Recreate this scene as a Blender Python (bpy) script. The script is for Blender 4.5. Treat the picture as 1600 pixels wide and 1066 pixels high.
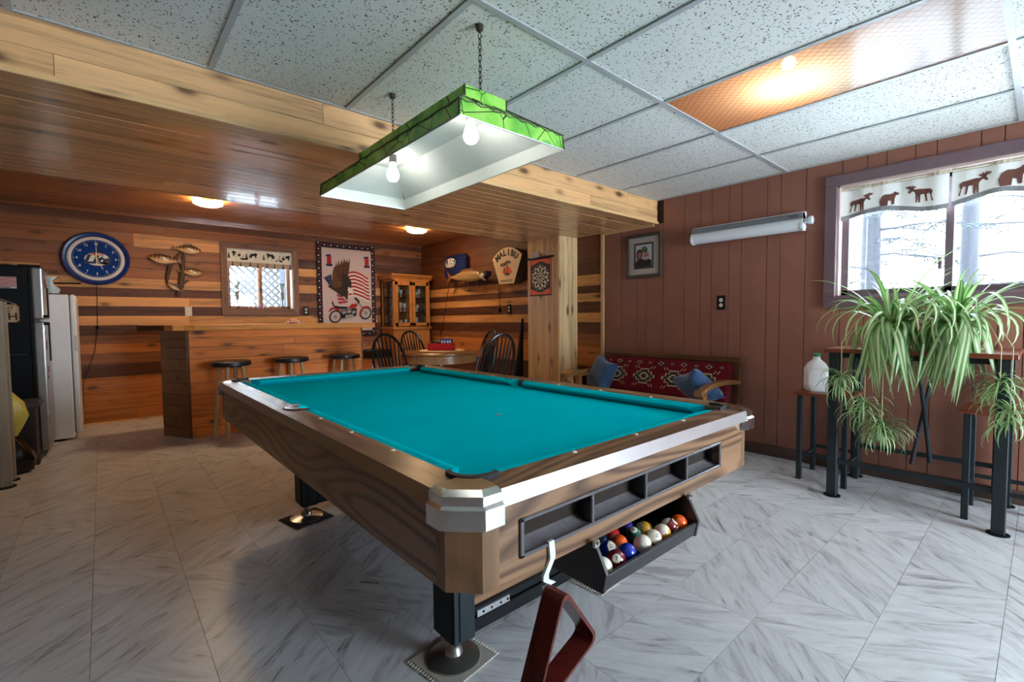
import bpy, bmesh, math, random
from mathutils import Vector, Matrix

sc = bpy.context.scene
for o in list(bpy.data.objects):
    bpy.data.objects.remove(o, do_unlink=True)
COL = sc.collection
RND = random.Random(11)
PI = math.pi
sin, cos = math.sin, math.cos


def C(r, g, b):
    f = lambda v: (v / 12.92) if v <= .04045 else ((v + .055) / 1.055) ** 2.4
    return (f(r / 255.), f(g / 255.), f(b / 255.), 1.)


# ------------------------------------------------------------------ camera
CZ = 1.1139
YAW, PITCH, ROLL = .7193, -.0459, -.0086
fw = Vector((sin(YAW) * cos(PITCH), cos(YAW) * cos(PITCH), sin(PITCH)))
r0 = Vector((cos(YAW), -sin(YAW), 0))
u0 = r0.cross(fw)
rr = cos(ROLL) * r0 + sin(ROLL) * u0
uu = cos(ROLL) * u0 - sin(ROLL) * r0
cam_d = bpy.data.cameras.new('camera')
cam_d.sensor_fit = 'HORIZONTAL'
cam_d.sensor_width = 36
cam_d.lens = 730.5 / 1600 * 36
cam_d.clip_start = .02
cam_d.clip_end = 300
cam = bpy.data.objects.new('camera', cam_d)
COL.objects.link(cam)
cam.matrix_world = Matrix(((rr.x, uu.x, -fw.x, 0), (rr.y, uu.y, -fw.y, 0), (rr.z, uu.z, -fw.z, CZ), (0, 0, 0, 1)))
sc.camera = cam

# ------------------------------------------------------------------ sky and exposure
W = bpy.data.worlds.new('overcast_sky')
sc.world = W
W.use_nodes = True
bg = W.node_tree.nodes['Background']
bg.inputs[0].default_value = (.80, .91, 1., 1)
bg.inputs[1].default_value = 9.0
sc.view_settings.view_transform = 'Standard'
sc.view_settings.look = 'None'
sc.view_settings.gamma = 1
sc.view_settings.use_curve_mapping = False
sc.view_settings.exposure = 2.0
sc.cycles.max_bounces = 10
sc.cycles.diffuse_bounces = 6
sc.cycles.transparent_max_bounces = 12
sc.cycles.sample_clamp_indirect = 6


def portal(name, loc, rot, sx, sy):
    l = bpy.data.lights.new(name, 'AREA')
    l.shape = 'RECTANGLE'
    l.size, l.size_y = sx, sy
    l.cycles.is_portal = True
    o = bpy.data.objects.new(name, l)
    COL.objects.link(o)
    o.location = loc
    o.rotation_euler = rot
    return o


# room constants
H = 2.226      # suspended ceiling
ZB = 2.0124    # underside of dropped wood soffit
ZS = 2.334     # wood ceiling at the back
XW = 4.012     # right wall
YB = 6.839     # back wall
YF = 2.4656    # front face of soffit
YS = 4.02      # back edge of soffit
XL = -1.62     # left wall
YR = -3.0      # rear wall
portal('window_portal', (XW + .1, .42, 1.65), (0, PI / 2, 0), .8, 1.2)
portal('window_portal', (1.6, YB + .12, 1.66), (-PI / 2, 0, 0), .8, .8)
portal('door_portal', (2.85, YR - .1, 1.05), (PI / 2, 0, 0), 1.9, 2.0)


# ------------------------------------------------------------------ node helpers
class NT:
    def __init__(s, name):
        s.m = bpy.data.materials.new(name)
        s.m.use_nodes = True
        s.t = s.m.node_tree
        s.b = s.t.nodes['Principled BSDF']
        s.out = s.t.nodes['Material Output']

    def n(s, typ, **kw):
        nd = s.t.nodes.new(typ)
        for k, v in kw.items():
            if k.startswith('i_'):
                nd.inputs[int(k[2:])].default_value = v
            else:
                setattr(nd, k, v)
        return nd

    def l(s, a, b):
        s.t.links.new(a, b)

    def math(s, op, a, b=None, clamp=False):
        nd = s.n('ShaderNodeMath', operation=op, use_clamp=clamp)
        for i, v in enumerate((a, b)):
            if v is None:
                continue
            if hasattr(v, 'links'):
                s.l(v, nd.inputs[i])
            else:
                nd.inputs[i].default_value = v
        return nd.outputs[0]

    def mix(s, fac, a, b, typ='MIX'):
        nd = s.n('ShaderNodeMix', data_type='RGBA', blend_type=typ)
        for i, v in ((0, fac), (6, a), (7, b)):
            if hasattr(v, 'links'):
                s.l(v, nd.inputs[i])
            else:
                nd.inputs[i].default_value = v
        return nd.outputs[2]

    def ramp(s, fac, stops, interp='LINEAR'):
        nd = s.n('ShaderNodeValToRGB')
        nd.color_ramp.interpolation = interp
        e = nd.color_ramp.elements
        while len(e) < len(stops):
            e.new(.5)
        for el, (p, c) in zip(e, stops):
            el.position = p
            el.color = c if hasattr(c, '__len__') else (c, c, c, 1)
        s.l(fac, nd.inputs[0])
        return nd.outputs[0]

    def mapping(s, vec, scale=(1, 1, 1), rot=(0, 0, 0), loc=(0, 0, 0)):
        nd = s.n('ShaderNodeMapping')
        s.l(vec, nd.inputs[0])
        nd.inputs[1].default_value = loc
        nd.inputs[2].default_value = rot
        nd.inputs[3].default_value = scale
        return nd.outputs[0]

    def noise(s, vec, scale, detail=3, rough=.5, dist=0):
        nd = s.n('ShaderNodeTexNoise')
        nd.inputs['Scale'].default_value = scale
        nd.inputs['Detail'].default_value = detail
        nd.inputs['Roughness'].default_value = rough
        nd.inputs['Distortion'].default_value = dist
        if vec is not None:
            s.l(vec, nd.inputs['Vector'])
        return nd.outputs[0]

    def randpos(s):
        g = s.n('ShaderNodeNewGeometry')
        oi = s.n('ShaderNodeObjectInfo')
        v = s.n('ShaderNodeVectorMath', operation='SCALE')
        v.inputs[0].default_value = (37., 91., 53.)
        s.l(oi.outputs['Random'], v.inputs['Scale'])
        a = s.n('ShaderNodeVectorMath', operation='ADD')
        s.l(g.outputs['Position'], a.inputs[0])
        s.l(v.outputs[0], a.inputs[1])
        return a.outputs[0], oi

    def bump(s, h, strength=.2, dist=.004):
        nd = s.n('ShaderNodeBump')
        nd.inputs['Strength'].default_value = strength
        nd.inputs['Distance'].default_value = dist
        s.l(h, nd.inputs['Height'])
        s.l(nd.outputs[0], s.b.inputs['Normal'])

    def col(s, v):
        if hasattr(v, 'links'):
            s.l(v, s.b.inputs['Base Color'])
        else:
            s.b.inputs['Base Color'].default_value = v

    def set(s, **kw):
        names = dict(rough='Roughness', metal='Metallic', spec='Specular IOR Level', trans='Transmission Weight', ior='IOR',
                     coat='Coat Weight', crough='Coat Roughness', sheen='Sheen Weight', alpha='Alpha', emit='Emission Strength', ecol='Emission Color')
        for k, v in kw.items():
            s.b.inputs[names[k]].default_value = v
        return s


MC = {}


def plain(name, col, rough=.5, var=.08, vs=12, **kw):
    if name in MC:
        return MC[name]
    t = NT(name)
    p, oi = t.randpos()
    nz = t.noise(p, vs, 4, .6)
    k = t.ramp(nz, [(.3, 1 - var), (.7, 1 + var * .5)])
    t.col(t.mix(1., col, k, 'MULTIPLY'))
    t.set(rough=rough, **kw)
    MC[name] = t.m
    return t.m


def wood(name, axis, tone=None, contrast=.35, knots=.6, rough=.45, fine=1., kcol=(.05, .022, .01, 1), coat=0, bump=.15, kscale=1., weather=0., rings=0.):
    """board wood, grain along axis; tone None -> the object's own colour"""
    t = NT(name)
    p, oi = t.randpos()
    base = oi.outputs['Color'] if tone is None else tone
    ax = 'XYZ'.index(axis)

    def sv(a, c):
        v = [c, c, c]
        v[ax] = a
        return tuple(v)
    wv = t.noise(t.mapping(p, sv(.8, 5.)), 1., 2, .5)
    wr = t.n('ShaderNodeVectorMath', operation='SCALE')
    comb = t.n('ShaderNodeCombineXYZ')
    for i in range(3):
        if i != ax:
            t.l(wv, comb.inputs[i])
    t.l(comb.outputs[0], wr.inputs[0])
    wr.inputs['Scale'].default_value = .11
    pw = t.n('ShaderNodeVectorMath', operation='ADD')
    t.l(p, pw.inputs[0])
    t.l(wr.outputs[0], pw.inputs[1])
    g1 = t.noise(t.mapping(pw.outputs[0], sv(.7, 26.)), 1., 5, .62)
    g2 = t.noise(t.mapping(pw.outputs[0], sv(3., 150. * fine)), 1., 3, .6)
    g3 = t.noise(t.mapping(p, sv(.5, 2.5)), 1., 3, .5)
    f = t.math('ADD', t.math('MULTIPLY', g1, .55), t.math('ADD', t.math('MULTIPLY', g2, .25), t.math('MULTIPLY', g3, .3)))
    k = t.ramp(f, [(.44, 1 - contrast), (.54, 1.), (.66, 1 + contrast * .35)])
    c = t.mix(1., base, k, 'MULTIPLY')
    if rings:
        rn = t.noise(t.mapping(p, sv(.75, 4.5)), 1., 1, .4)
        pp = t.math('PINGPONG', t.math('ADD', t.math('MULTIPLY', rn, 32.), t.math('MULTIPLY', g2, .5)), 1.)
        c = t.mix(t.math('MULTIPLY', t.ramp(pp, [(.0, 1.), (.35, .55), (.7, 0.)]), rings), c, t.mix(1., base, (.30, .25, .22, 1), 'MULTIPLY'))
    if weather:
        wz = t.noise(t.mapping(p, sv(1.2, 7.)), 1., 4, .7)
        c = t.mix(t.ramp(wz, [(.5, 0.), (.72, weather)]), c, C(150, 132, 112))
    if knots:
        vo = t.n('ShaderNodeTexVoronoi')
        vo.inputs['Scale'].default_value = 1.
        vm = t.mapping(p, sv(3.2 * kscale, 7.5 * kscale))
        t.l(vm, vo.inputs['Vector'])
        dn = t.math('ADD', vo.outputs[0], t.math('MULTIPLY', t.math('SUBTRACT', g1, .5), .12))
        kn = t.ramp(dn, [(.0, 1.), (.07 + .05 * knots, .9), (.12 + .1 * knots, .25), (.3, 0.)])
        c = t.mix(t.math('MULTIPLY', kn, min(1, knots + .2)), c, kcol)
    t.col(c)
    t.set(rough=rough, spec=.4)
    if coat:
        t.set(coat=coat, crough=.09)
    t.bump(f, bump, .003)
    MC[name] = t.m
    return t.m


# ------------------------------------------------------------------ mesh helpers
class MB:
    def __init__(s):
        s.v = []
        s.f = []
        s.mi = []
        s.uv = {}
        s.cur = 0

    def add(s, vs, fs):
        o = len(s.v)
        s.v += [tuple(v) for v in vs]
        s.f += [tuple(i + o for i in f) for f in fs]
        s.mi += [s.cur] * len(fs)
        return s

    def box(s, x0, x1, y0, y1, z0, z1):
        vs = [(x, y, z) for z in (z0, z1) for y in (y0, y1) for x in (x0, x1)]
        return s.add(vs, [(0, 2, 3, 1), (4, 5, 7, 6), (0, 1, 5, 4), (2, 6, 7, 3), (0, 4, 6, 2), (1, 3, 7, 5)])

    def hexa(s, b, t):
        """bottom 4 corners (ccw from above) and top 4 corners"""
        return s.add(list(b) + list(t), [(3, 2, 1, 0), (4, 5, 6, 7), (0, 1, 5, 4), (1, 2, 6, 5), (2, 3, 7, 6), (3, 0, 4, 7)])

    def prism(s, pts, a, b, axis='Z'):
        """extrude a 2d polygon from a to b along axis. XZ polygons for axis Y, YZ for axis X"""
        n = len(pts)

        def P(p, h):
            return {'Z': (p[0], p[1], h), 'Y': (p[0], h, p[1]), 'X': (h, p[0], p[1])}[axis]
        vs = [P(p, a) for p in pts] + [P(p, b) for p in pts]
        fs = [tuple(range(n))[::-1], tuple(range(n, 2 * n))]
        fs += [(i, (i + 1) % n, n + (i + 1) % n, n + i) for i in range(n)]
        return s.add(vs, fs)

    def cyl(s, p0, p1, r0, r1=None, n=12, cap=True):
        r1 = r0 if r1 is None else r1
        p0, p1 = Vector(p0), Vector(p1)
        d = (p1 - p0).normalized()
        a = d.orthogonal().normalized()
        b = d.cross(a)
        vs = []
        for p, r in ((p0, r0), (p1, r1)):
            vs += [p + r * (cos(2 * PI * i / n) * a + sin(2 * PI * i / n) * b) for i in range(n)]
        fs = [(i, (i + 1) % n, n + (i + 1) % n, n + i) for i in range(n)]
        if cap:
            fs += [tuple(range(n))[::-1], tuple(range(n, 2 * n))]
        return s.add(vs, fs)

    def lathe(s, prof, c=(0, 0, 0), n=24, arc=2 * PI, axis='Z'):
        """profile of (r, h) around an axis through c"""
        m = len(prof)
        vs = []
        full = abs(arc - 2 * PI) < 1e-6
        k = n if full else n + 1
        for i in range(k):
            a = arc * i / n
            for r, h in prof:
                x, y = r * cos(a), r * sin(a)
                p = {'Z': (x, y, h), 'Y': (x, h, y), 'X': (h, x, y)}[axis]
                vs.append((c[0] + p[0], c[1] + p[1], c[2] + p[2]))
        fs = []
        for i in range(n):
            j = (i + 1) % k
            for q in range(m - 1):
                fs.append((i * m + q, j * m + q, j * m + q + 1, i * m + q + 1))
        s.add(vs, fs)
        return s

    def tube(s, pts, r, n=8, cap=True):
        pts = [Vector(p) for p in pts]
        rs = r if hasattr(r, '__len__') else [r] * len(pts)
        ref = Vector((0, 0, 1))
        vs = []
        prev = None
        for i, p in enumerate(pts):
            d = (pts[min(i + 1, len(pts) - 1)] - pts[max(i - 1, 0)])
            if d.length < 1e-9:
                d = Vector((0, 0, 1))
            d.normalize()
            if prev is None:
                a = d.cross(ref)
                if a.length < 1e-3:
                    a = d.cross(Vector((1, 0, 0)))
            else:
                a = prev - d * prev.dot(d)
                if a.length < 1e-4:
                    a = d.orthogonal()
            a.normalize()
            prev = a
            b = d.cross(a)
            vs += [p + rs[i] * (cos(2 * PI * q / n) * a + sin(2 * PI * q / n) * b) for q in range(n)]
        fs = []
        for i in range(len(pts) - 1):
            for q in range(n):
                fs.append((i * n + q, i * n + (q + 1) % n, (i + 1) * n + (q + 1) % n, (i + 1) * n + q))
        if cap:
            fs += [tuple(range(n))[::-1], tuple(range((len(pts) - 1) * n, len(pts) * n))]
        return s.add(vs, fs)

    def loft(s, rings, cap=True, closed=True):
        n = len(rings[0])
        vs = [p for r in rings for p in r]
        fs = []
        for i in range(len(rings) - 1):
            for q in range(n if closed else n - 1):
                fs.append((i * n + q, i * n + (q + 1) % n, (i + 1) * n + (q + 1) % n, (i + 1) * n + q))
        if cap:
            fs += [tuple(range(n))[::-1], tuple(range((len(rings) - 1) * n, len(rings) * n))]
        return s.add(vs, fs)

    def sphere(s, c, r, nu=16, nv=10, sc3=(1, 1, 1)):
        rings = []
        for j in range(1, nv):
            th = PI * j / nv
            rings.append([(c[0] + sc3[0] * r * sin(th) * cos(2 * PI * i / nu), c[1] + sc3[1] * r * sin(th) * sin(2 * PI * i / nu), c[2] - sc3[2] * r * cos(th)) for i in range(nu)])
        vs = [p for q in rings for p in q] + [(c[0], c[1], c[2] - sc3[2] * r), (c[0], c[1], c[2] + sc3[2] * r)]
        fs = []
        m = nv - 1
        for j in range(m - 1):
            for i in range(nu):
                fs.append((j * nu + i, j * nu + (i + 1) % nu, (j + 1) * nu + (i + 1) % nu, (j + 1) * nu + i))
        for i in range(nu):
            fs.append((m * nu, (i + 1) % nu, i))
            fs.append((m * nu + 1, (m - 1) * nu + i, (m - 1) * nu + (i + 1) % nu))
        return s.add(vs, fs)

    def sheet(s, fn, nu, nv, thick=0., nrm=(0, 1, 0)):
        """fn(u,v)->point; with thickness along nrm"""
        vs = [fn(i / nu, j / nv) for j in range(nv + 1) for i in range(nu + 1)]
        w = nu + 1
        fs = [(j * w + i, j * w + i + 1, (j + 1) * w + i + 1, (j + 1) * w + i) for j in range(nv) for i in range(nu)]
        if thick:
            k = len(vs)
            vs2 = [(p[0] + nrm[0] * thick, p[1] + nrm[1] * thick, p[2] + nrm[2] * thick) for p in vs]
            fs2 = [tuple(x + k for x in f[::-1]) for f in fs]
            bd = [i for i in range(w)] + [j * w + nu for j in range(1, nv + 1)] + [nv * w + i for i in range(nu - 1, -1, -1)] + [j * w for j in range(nv - 1, 0, -1)]
            fs3 = [(bd[(i + 1) % len(bd)], bd[i], bd[i] + k, bd[(i + 1) % len(bd)] + k) for i in range(len(bd))]
            return s.add(vs + vs2, fs + fs2 + fs3)
        return s.add(vs, fs)

    def mesh(s, name, smooth=False, bevel=0, seg=1, angle=None):
        me = bpy.data.meshes.new(name)
        me.from_pydata(s.v, [], s.f)
        bm = bmesh.new()
        bm.from_mesh(me)
        for f, mi in zip(bm.faces, s.mi):
            f.material_index = mi
        bmesh.ops.recalc_face_normals(bm, faces=bm.faces)
        if bevel:
            es = [e for e in bm.edges if len(e.link_faces) == 2 and e.calc_face_angle(0) > .5]
            bmesh.ops.bevel(bm, geom=es, offset=bevel, segments=seg, affect='EDGES', profile=.6, clamp_overlap=True)
        if smooth:
            for f in bm.faces:
                f.smooth = True
            lim = .7 if angle is None else angle
            for e in bm.edges:
                if len(e.link_faces) == 2 and e.calc_face_angle(0) > lim:
                    e.smooth = False
        bm.to_mesh(me)
        bm.free()
        return me

    def build(s, name, mat, parent=None, smooth=False, bevel=0, seg=1, loc=(0, 0, 0), rot=(0, 0, 0), angle=None):
        me = s.mesh(name, smooth, bevel, seg, angle)
        for m in (mat if isinstance(mat, (list, tuple)) else [mat]):
            me.materials.append(m)
        return link(name, me, parent, loc, rot)


def link(name, me, parent=None, loc=(0, 0, 0), rot=(0, 0, 0), scale=(1, 1, 1), color=None):
    o = bpy.data.objects.new(name, me)
    COL.objects.link(o)
    o.parent = parent
    o.location = loc
    o.rotation_euler = rot
    o.scale = scale
    if color is not None:
        o.color = color
    return o


def thing(name, label, cat, loc=(0, 0, 0), rz=0, group=None, rot=None):
    o = bpy.data.objects.new(name, None)
    COL.objects.link(o)
    o.empty_display_size = .05
    o.location = loc
    o.rotation_euler = rot if rot else (0, 0, rz)
    tag(o, label, cat, group)
    return o


def tag(o, label=None, cat=None, group=None, kind=None):
    for k, v in (('label', label), ('category', cat), ('group', group), ('kind', kind)):
        if v:
            o[k] = v
    return o


def struct(o, label=None, cat=None):
    return tag(o, label, cat, None, 'structure')


def copy_tree(o, parent=None, top=True):
    c = o.copy()
    COL.objects.link(c)
    c.parent = parent
    for ch in list(o.children):
        copy_tree(ch, c, False)
    return c


UNIT = {}


def unit_box(mat):
    """unit cube centred on the origin, shared per material"""
    if mat.name not in UNIT:
        me = MB().box(-.5, .5, -.5, .5, -.5, .5).mesh('piece')
        me.materials.append(mat)
        UNIT[mat.name] = me
    return UNIT[mat.name]


def piece(name, mat, parent, x0, x1, y0, y1, z0, z1, color=None, rot=(0, 0, 0)):
    return link(name, unit_box(mat), parent, ((x0 + x1) / 2, (y0 + y1) / 2, (z0 + z1) / 2), rot, (abs(x1 - x0), abs(y1 - y0), abs(z1 - z0)), color)


def text(s, size, mat, parent, loc, rot=(PI / 2, 0, 0), ext=.0015, name='lettering', align='CENTER', sx=1., shear=0., bold=0.):
    cu = bpy.data.curves.new(name, 'FONT')
    cu.body = s
    cu.size = size
    cu.extrude = ext
    cu.align_x = align
    cu.align_y = 'CENTER'
    cu.shear = shear
    cu.offset = bold
    cu.resolution_u = 3
    t = bpy.data.objects.new('tmp', cu)
    COL.objects.link(t)
    bpy.context.view_layer.update()
    me = bpy.data.meshes.new_from_object(t)
    bpy.data.objects.remove(t, do_unlink=True)
    me.materials.clear()
    me.materials.append(mat)
    return link(name, me, parent, loc, rot, (sx, 1, 1))


def vary(c, a=.12, rnd=RND):
    k = 1 + rnd.uniform(-a, a)
    return (c[0] * k, c[1] * k * (1 + rnd.uniform(-a, a) * .25), c[2] * k * (1 + rnd.uniform(-a, a) * .4), 1)


def ell(cx, cz, rx, rz, n=24, a0=0, a1=2 * PI):
    full = abs(a1 - a0 - 2 * PI) < 1e-6
    return [(cx + rx * cos(a0 + (a1 - a0) * i / (n if full else n - 1)), cz + rz * sin(a0 + (a1 - a0) * i / (n if full else n - 1))) for i in range(n)]


# ------------------------------------------------------------------ materials
M = {}
M['barnX'] = wood('barn_board_x', 'X', None, .45, .55, .6, weather=.25)
M['barnY'] = wood('barn_board_y', 'Y', None, .45, .55, .55, weather=.12)
M['pineX'] = wood('knotty_pine_x', 'X', None, .4, .7, .4, kcol=C(70, 36, 16))
M['pineY'] = wood('knotty_pine_y', 'Y', None, .22, .7, .4, kcol=C(70, 36, 16))
M['pineZ'] = wood('knotty_pine_z', 'Z', None, .4, .7, .4, kcol=C(70, 36, 16))
M['soffit'] = wood('varnished_pine', 'X', None, .34, .6, .34, kcol=C(45, 22, 10), coat=.5, bump=.06)
M['barX'] = wood('bar_pine', 'X', None, .35, .8, .6, kcol=C(70, 30, 10), kscale=.9)
M['barY'] = wood('bar_pine_side', 'Y', None, .35, .7, .45, kcol=C(60, 28, 12))
M['oakX'] = wood('oak_x', 'X', C(136, 102, 74), .45, 0, .32, .7, rings=.95)
M['oakY'] = wood('oak_y', 'Y', C(136, 102, 74), .45, 0, .32, .7, rings=.95)
M['oakZ'] = wood('oak_z', 'Z', C(122, 90, 62), .5, 0, .4, .7, rings=.3)
M['honeyZ'] = wood('honey_oak', 'Z', C(178, 112, 52), .35, .2, .35)
M['honeyX'] = wood('honey_oak_x', 'X', C(178, 112, 52), .35, .2, .35)
M['walnutX'] = wood('dark_walnut', 'Y', C(92, 58, 34), .4, 0, .35)
M['walnutZ'] = wood('dark_walnut_z', 'Z', C(80, 50, 30), .4, 0, .35)
M['stoolwood'] = wood('pale_beech', 'Z', C(196, 160, 116), .2, 0, .4)
M['tabletopw'] = wood('table_wood', 'X', C(150, 100, 60), .35, 0, .25)
M['greywood'] = wood('weathered_grey_wood', 'Z', C(150, 134, 114), .4, .2, .7)
M['cherry'] = wood('cherry_top', 'Y', C(126, 62, 40), .3, 0, .35)
M['rackwood'] = wood('mahogany', 'Z', C(92, 32, 26), .4, 0, .25)
M['brown'] = plain('brown_painted_panel', C(142, 91, 74), .5, .10, 5)
M['groove'] = plain('groove_dark', C(66, 36, 30), .8)
M['plum'] = plain('plum_brown_trim', C(108, 84, 90), .4, .1)
M['plaster'] = plain('plaster', C(150, 120, 96), .8)
M['backing'] = plain('backing_dark', C(40, 26, 18), .9)
M['black'] = plain('black_satin', C(10, 10, 12), .45, spec=.25)
M['blackm'] = plain('black_painted_wood', C(16, 16, 18), .3, .3, 20)
M['slate'] = plain('slate_metal', C(32, 40, 44), .5, .12, spec=.3)
M['white'] = plain('white_enamel', C(226, 228, 232), .35, .04)
M['offw'] = plain('off_white', C(214, 206, 190), .6, .05)
M['tbar'] = plain('ceiling_grid_metal', C(176, 178, 178), .5, .05)
M['chrome'] = plain('chrome', C(214, 212, 210), .14, .05, metal=1.)
M['alu'] = plain('brushed_aluminium', C(196, 196, 198), .3, .05, metal=.75)
M['steel'] = plain('stainless', C(176, 172, 166), .3, .1, metal=.9)
M['brass'] = plain('brass', C(196, 150, 70), .25, .1, metal=1.)
M['rubber'] = plain('dark_rubber', C(28, 26, 26), .6)
M['plasticg'] = plain('grey_plastic', C(92, 88, 90), .26, .15, 60)
M['plasticd'] = plain('dark_grey_plastic', C(42, 40, 42), .4, .15, 60)
M['red'] = plain('red_card', C(196, 22, 28), .45)
M['navy'] = plain('navy', C(22, 34, 78), .4)
M['blue'] = plain('royal_blue', C(18, 62, 138), .28, .05)
M['ink'] = plain('black_ink', C(22, 18, 18), .6)
M['cream'] = plain('cream', C(232, 212, 176), .5, .05)
M['velvet'] = plain('blue_velvet', C(22, 66, 108), .7, .5, 26, sheen=.35)
M['glass'] = None


def glass_mat(name, tint=(1, 1, 1, 1), gl=.12, rough=.02, mode='pane'):
    t = NT(name)
    tr = t.n('ShaderNodeBsdfTransparent')
    tr.inputs[0].default_value = tint
    gs = t.n('ShaderNodeBsdfGlossy')
    gs.inputs['Roughness'].default_value = rough
    mx = t.n('ShaderNodeMixShader')
    fr = t.n('ShaderNodeFresnel')
    fr.inputs[0].default_value = 1.45
    fac = t.math('MULTIPLY', fr.outputs[0], gl * 8, True)
    t.l(fac, mx.inputs[0])
    t.l(tr.outputs[0], mx.inputs[1])
    t.l(gs.outputs[0], mx.inputs[2])
    t.l(mx.outputs[0], t.out.inputs[0])
    return t.m


M['glass'] = glass_mat('window_glass', (.93, .96, .98, 1), .1)
M['vaseglass'] = glass_mat('vase_glass', (.82, .81, .76, 1), .05)


def emis(name, col, st):
    t = NT(name)
    t.col((0.8, 0.8, 0.8, 1))
    t.set(ecol=col, emit=st)
    return t.m


M['bulb'] = emis('lit_bulb', (1, .97, .9, 1), 11.)
M['warmbulb'] = emis('warm_lit_bulb', (1, .78, .5, 1), 40.)
M['warmlamp'] = emis('warm_lamp_shade', (1, .70, .38, 1), 22.)


def m_marble():
    t = NT('marble_vinyl_tile')
    p, oi = t.randpos()
    sel = t.math('GREATER_THAN', oi.outputs['Random'], .7)

    def veins(rot):
        # turn the vein direction onto x first, then stretch along it
        v = t.mapping(p, (1, 1, 1), (0, 0, rot))
        a = t.noise(t.mapping(v, (2.2, 13., 1)), 1.7, 6, .66, .8)
        b = t.noise(t.mapping(v, (3., 55., 1)), 1., 5, .7, .6)
        return a, b
    a1, b1 = veins(-.72)
    a2, b2 = veins(.9)
    mixf = t.n('ShaderNodeMix', data_type='FLOAT')
    t.l(sel, mixf.inputs[0]); t.l(a1, mixf.inputs[2]); t.l(a2, mixf.inputs[3])
    mixg = t.n('ShaderNodeMix', data_type='FLOAT')
    t.l(sel, mixg.inputs[0]); t.l(b1, mixg.inputs[2]); t.l(b2, mixg.inputs[3])
    cloud = t.ramp(mixf.outputs[0], [(.34, C(168, 166, 170)), (.46, C(200, 200, 202)), (.62, C(214, 214, 216))])
    vein = t.math('MULTIPLY', t.ramp(mixg.outputs[0], [(.55, 0.), (.64, 1.)]), t.ramp(mixf.outputs[0], [(.38, 1.), (.52, .0)]))
    c = t.mix(t.math('MULTIPLY', vein, .78), cloud, C(74, 66, 70))
    tone = t.ramp(oi.outputs['Random'], [(0, .93), (1, 1.03)])
    t.col(t.mix(1., c, tone, 'MULTIPLY'))
    t.set(rough=.34, spec=.45)
    return t.m


M['marble'] = m_marble()


def m_ceil():
    t = NT('fissured_ceiling_tile')
    p, oi = t.randpos()
    dn = t.n('ShaderNodeTexNoise')
    dn.inputs['Scale'].default_value = 38.
    t.l(p, dn.inputs['Vector'])
    ad = t.n('ShaderNodeVectorMath', operation='MULTIPLY_ADD')
    t.l(dn.outputs['Color'], ad.inputs[0])
    ad.inputs[1].default_value = (.035, .035, 0)
    t.l(p, ad.inputs[2])
    vo = t.n('ShaderNodeTexVoronoi')
    vo.inputs['Scale'].default_value = 84.
    t.l(ad.outputs[0], vo.inputs['Vector'])
    dens = t.noise(p, 30., 2)
    hole = t.math('MULTIPLY', t.ramp(vo.outputs[0], [(.21, 1.), (.29, 0.)]), t.ramp(dens, [(.33, 0.), (.45, 1.)]))
    c = t.mix(hole, C(222, 221, 216), C(70, 70, 70))
    t.col(c)
    t.set(rough=.9, spec=.1)
    t.bump(t.math('SUBTRACT', 1., hole), .5, .003)
    return t.m


M['ceil'] = m_ceil()


def m_felt():
    t = NT('teal_billiard_cloth')
    p, _ = t.randpos()
    n1 = t.noise(p, 900., 2)
    n2 = t.noise(p, 3., 3)
    k = t.math('ADD', t.math('MULTIPLY', n1, .25), t.math('MULTIPLY', n2, .2))
    t.col(t.mix(1., C(0, 176, 188), t.ramp(k, [(.1, .85), (.35, 1.1)]), 'MULTIPLY'))
    t.set(rough=1., spec=.0)
    return t.m


M['felt'] = m_felt()

# ================================================================== STRUCTURE
# ---- floor with square vinyl tiles
floor = struct(MB().box(XL - .2, XW + .2, YR - .2, YB + .2, -.12, -.006).build('floor', M['groove']), 'grey veined marble-look vinyl tile floor of the whole room', 'floor')
TS = .3048


def in_view(x, y, z=0):
    d = Vector((x, y, z - CZ))
    zz = d.dot(fw)
    if zz < .2:
        return None
    px, py = 800 + 730.5 * d.dot(rr) / zz, 533 - 730.5 * d.dot(uu) / zz
    return (zz, px, py) if (-60 < px < 1660 and -60 < py < 1160) else None


tiles = []
i0, i1 = int((XL - .235) / TS) - 1, int((XW - .235) / TS) + 1
j0, j1 = int((YR - .68) / TS) - 1, int((YB - .68) / TS) + 1
for i in range(i0, i1 + 1):
    for j in range(j0, j1 + 1):
        xa, xb = max(XL, .235 + i * TS), min(XW, .235 + (i + 1) * TS)
        ya, yb_ = max(YR, .68 + j * TS), min(YB, .68 + (j + 1) * TS)
        if xb - xa < .02 or yb_ - ya < .02:
            continue
        q = [in_view(x, y) for x in (xa, xb) for y in (ya, yb_)]
        q = [k for k in q if k]
        tiles.append((min(k[0] for k in q) if q else 99, xa, xb, ya, yb_))
tiles.sort()
g = .0007
rest = MB()
for n, (d, xa, xb, ya, yb_) in enumerate(tiles):
    if n < 300 and d < 90:
        piece('floor_tile', M['marble'], floor, xa + g, xb - g, ya + g, yb_ - g, -.006, RND.uniform(-.0003, .0003))
    else:
        rest.box(xa + g, xb - g, ya + g, yb_ - g, -.006, 0)
tag(rest.build('outlying_floor_tiles', M['marble'], floor), kind='stuff')

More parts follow.
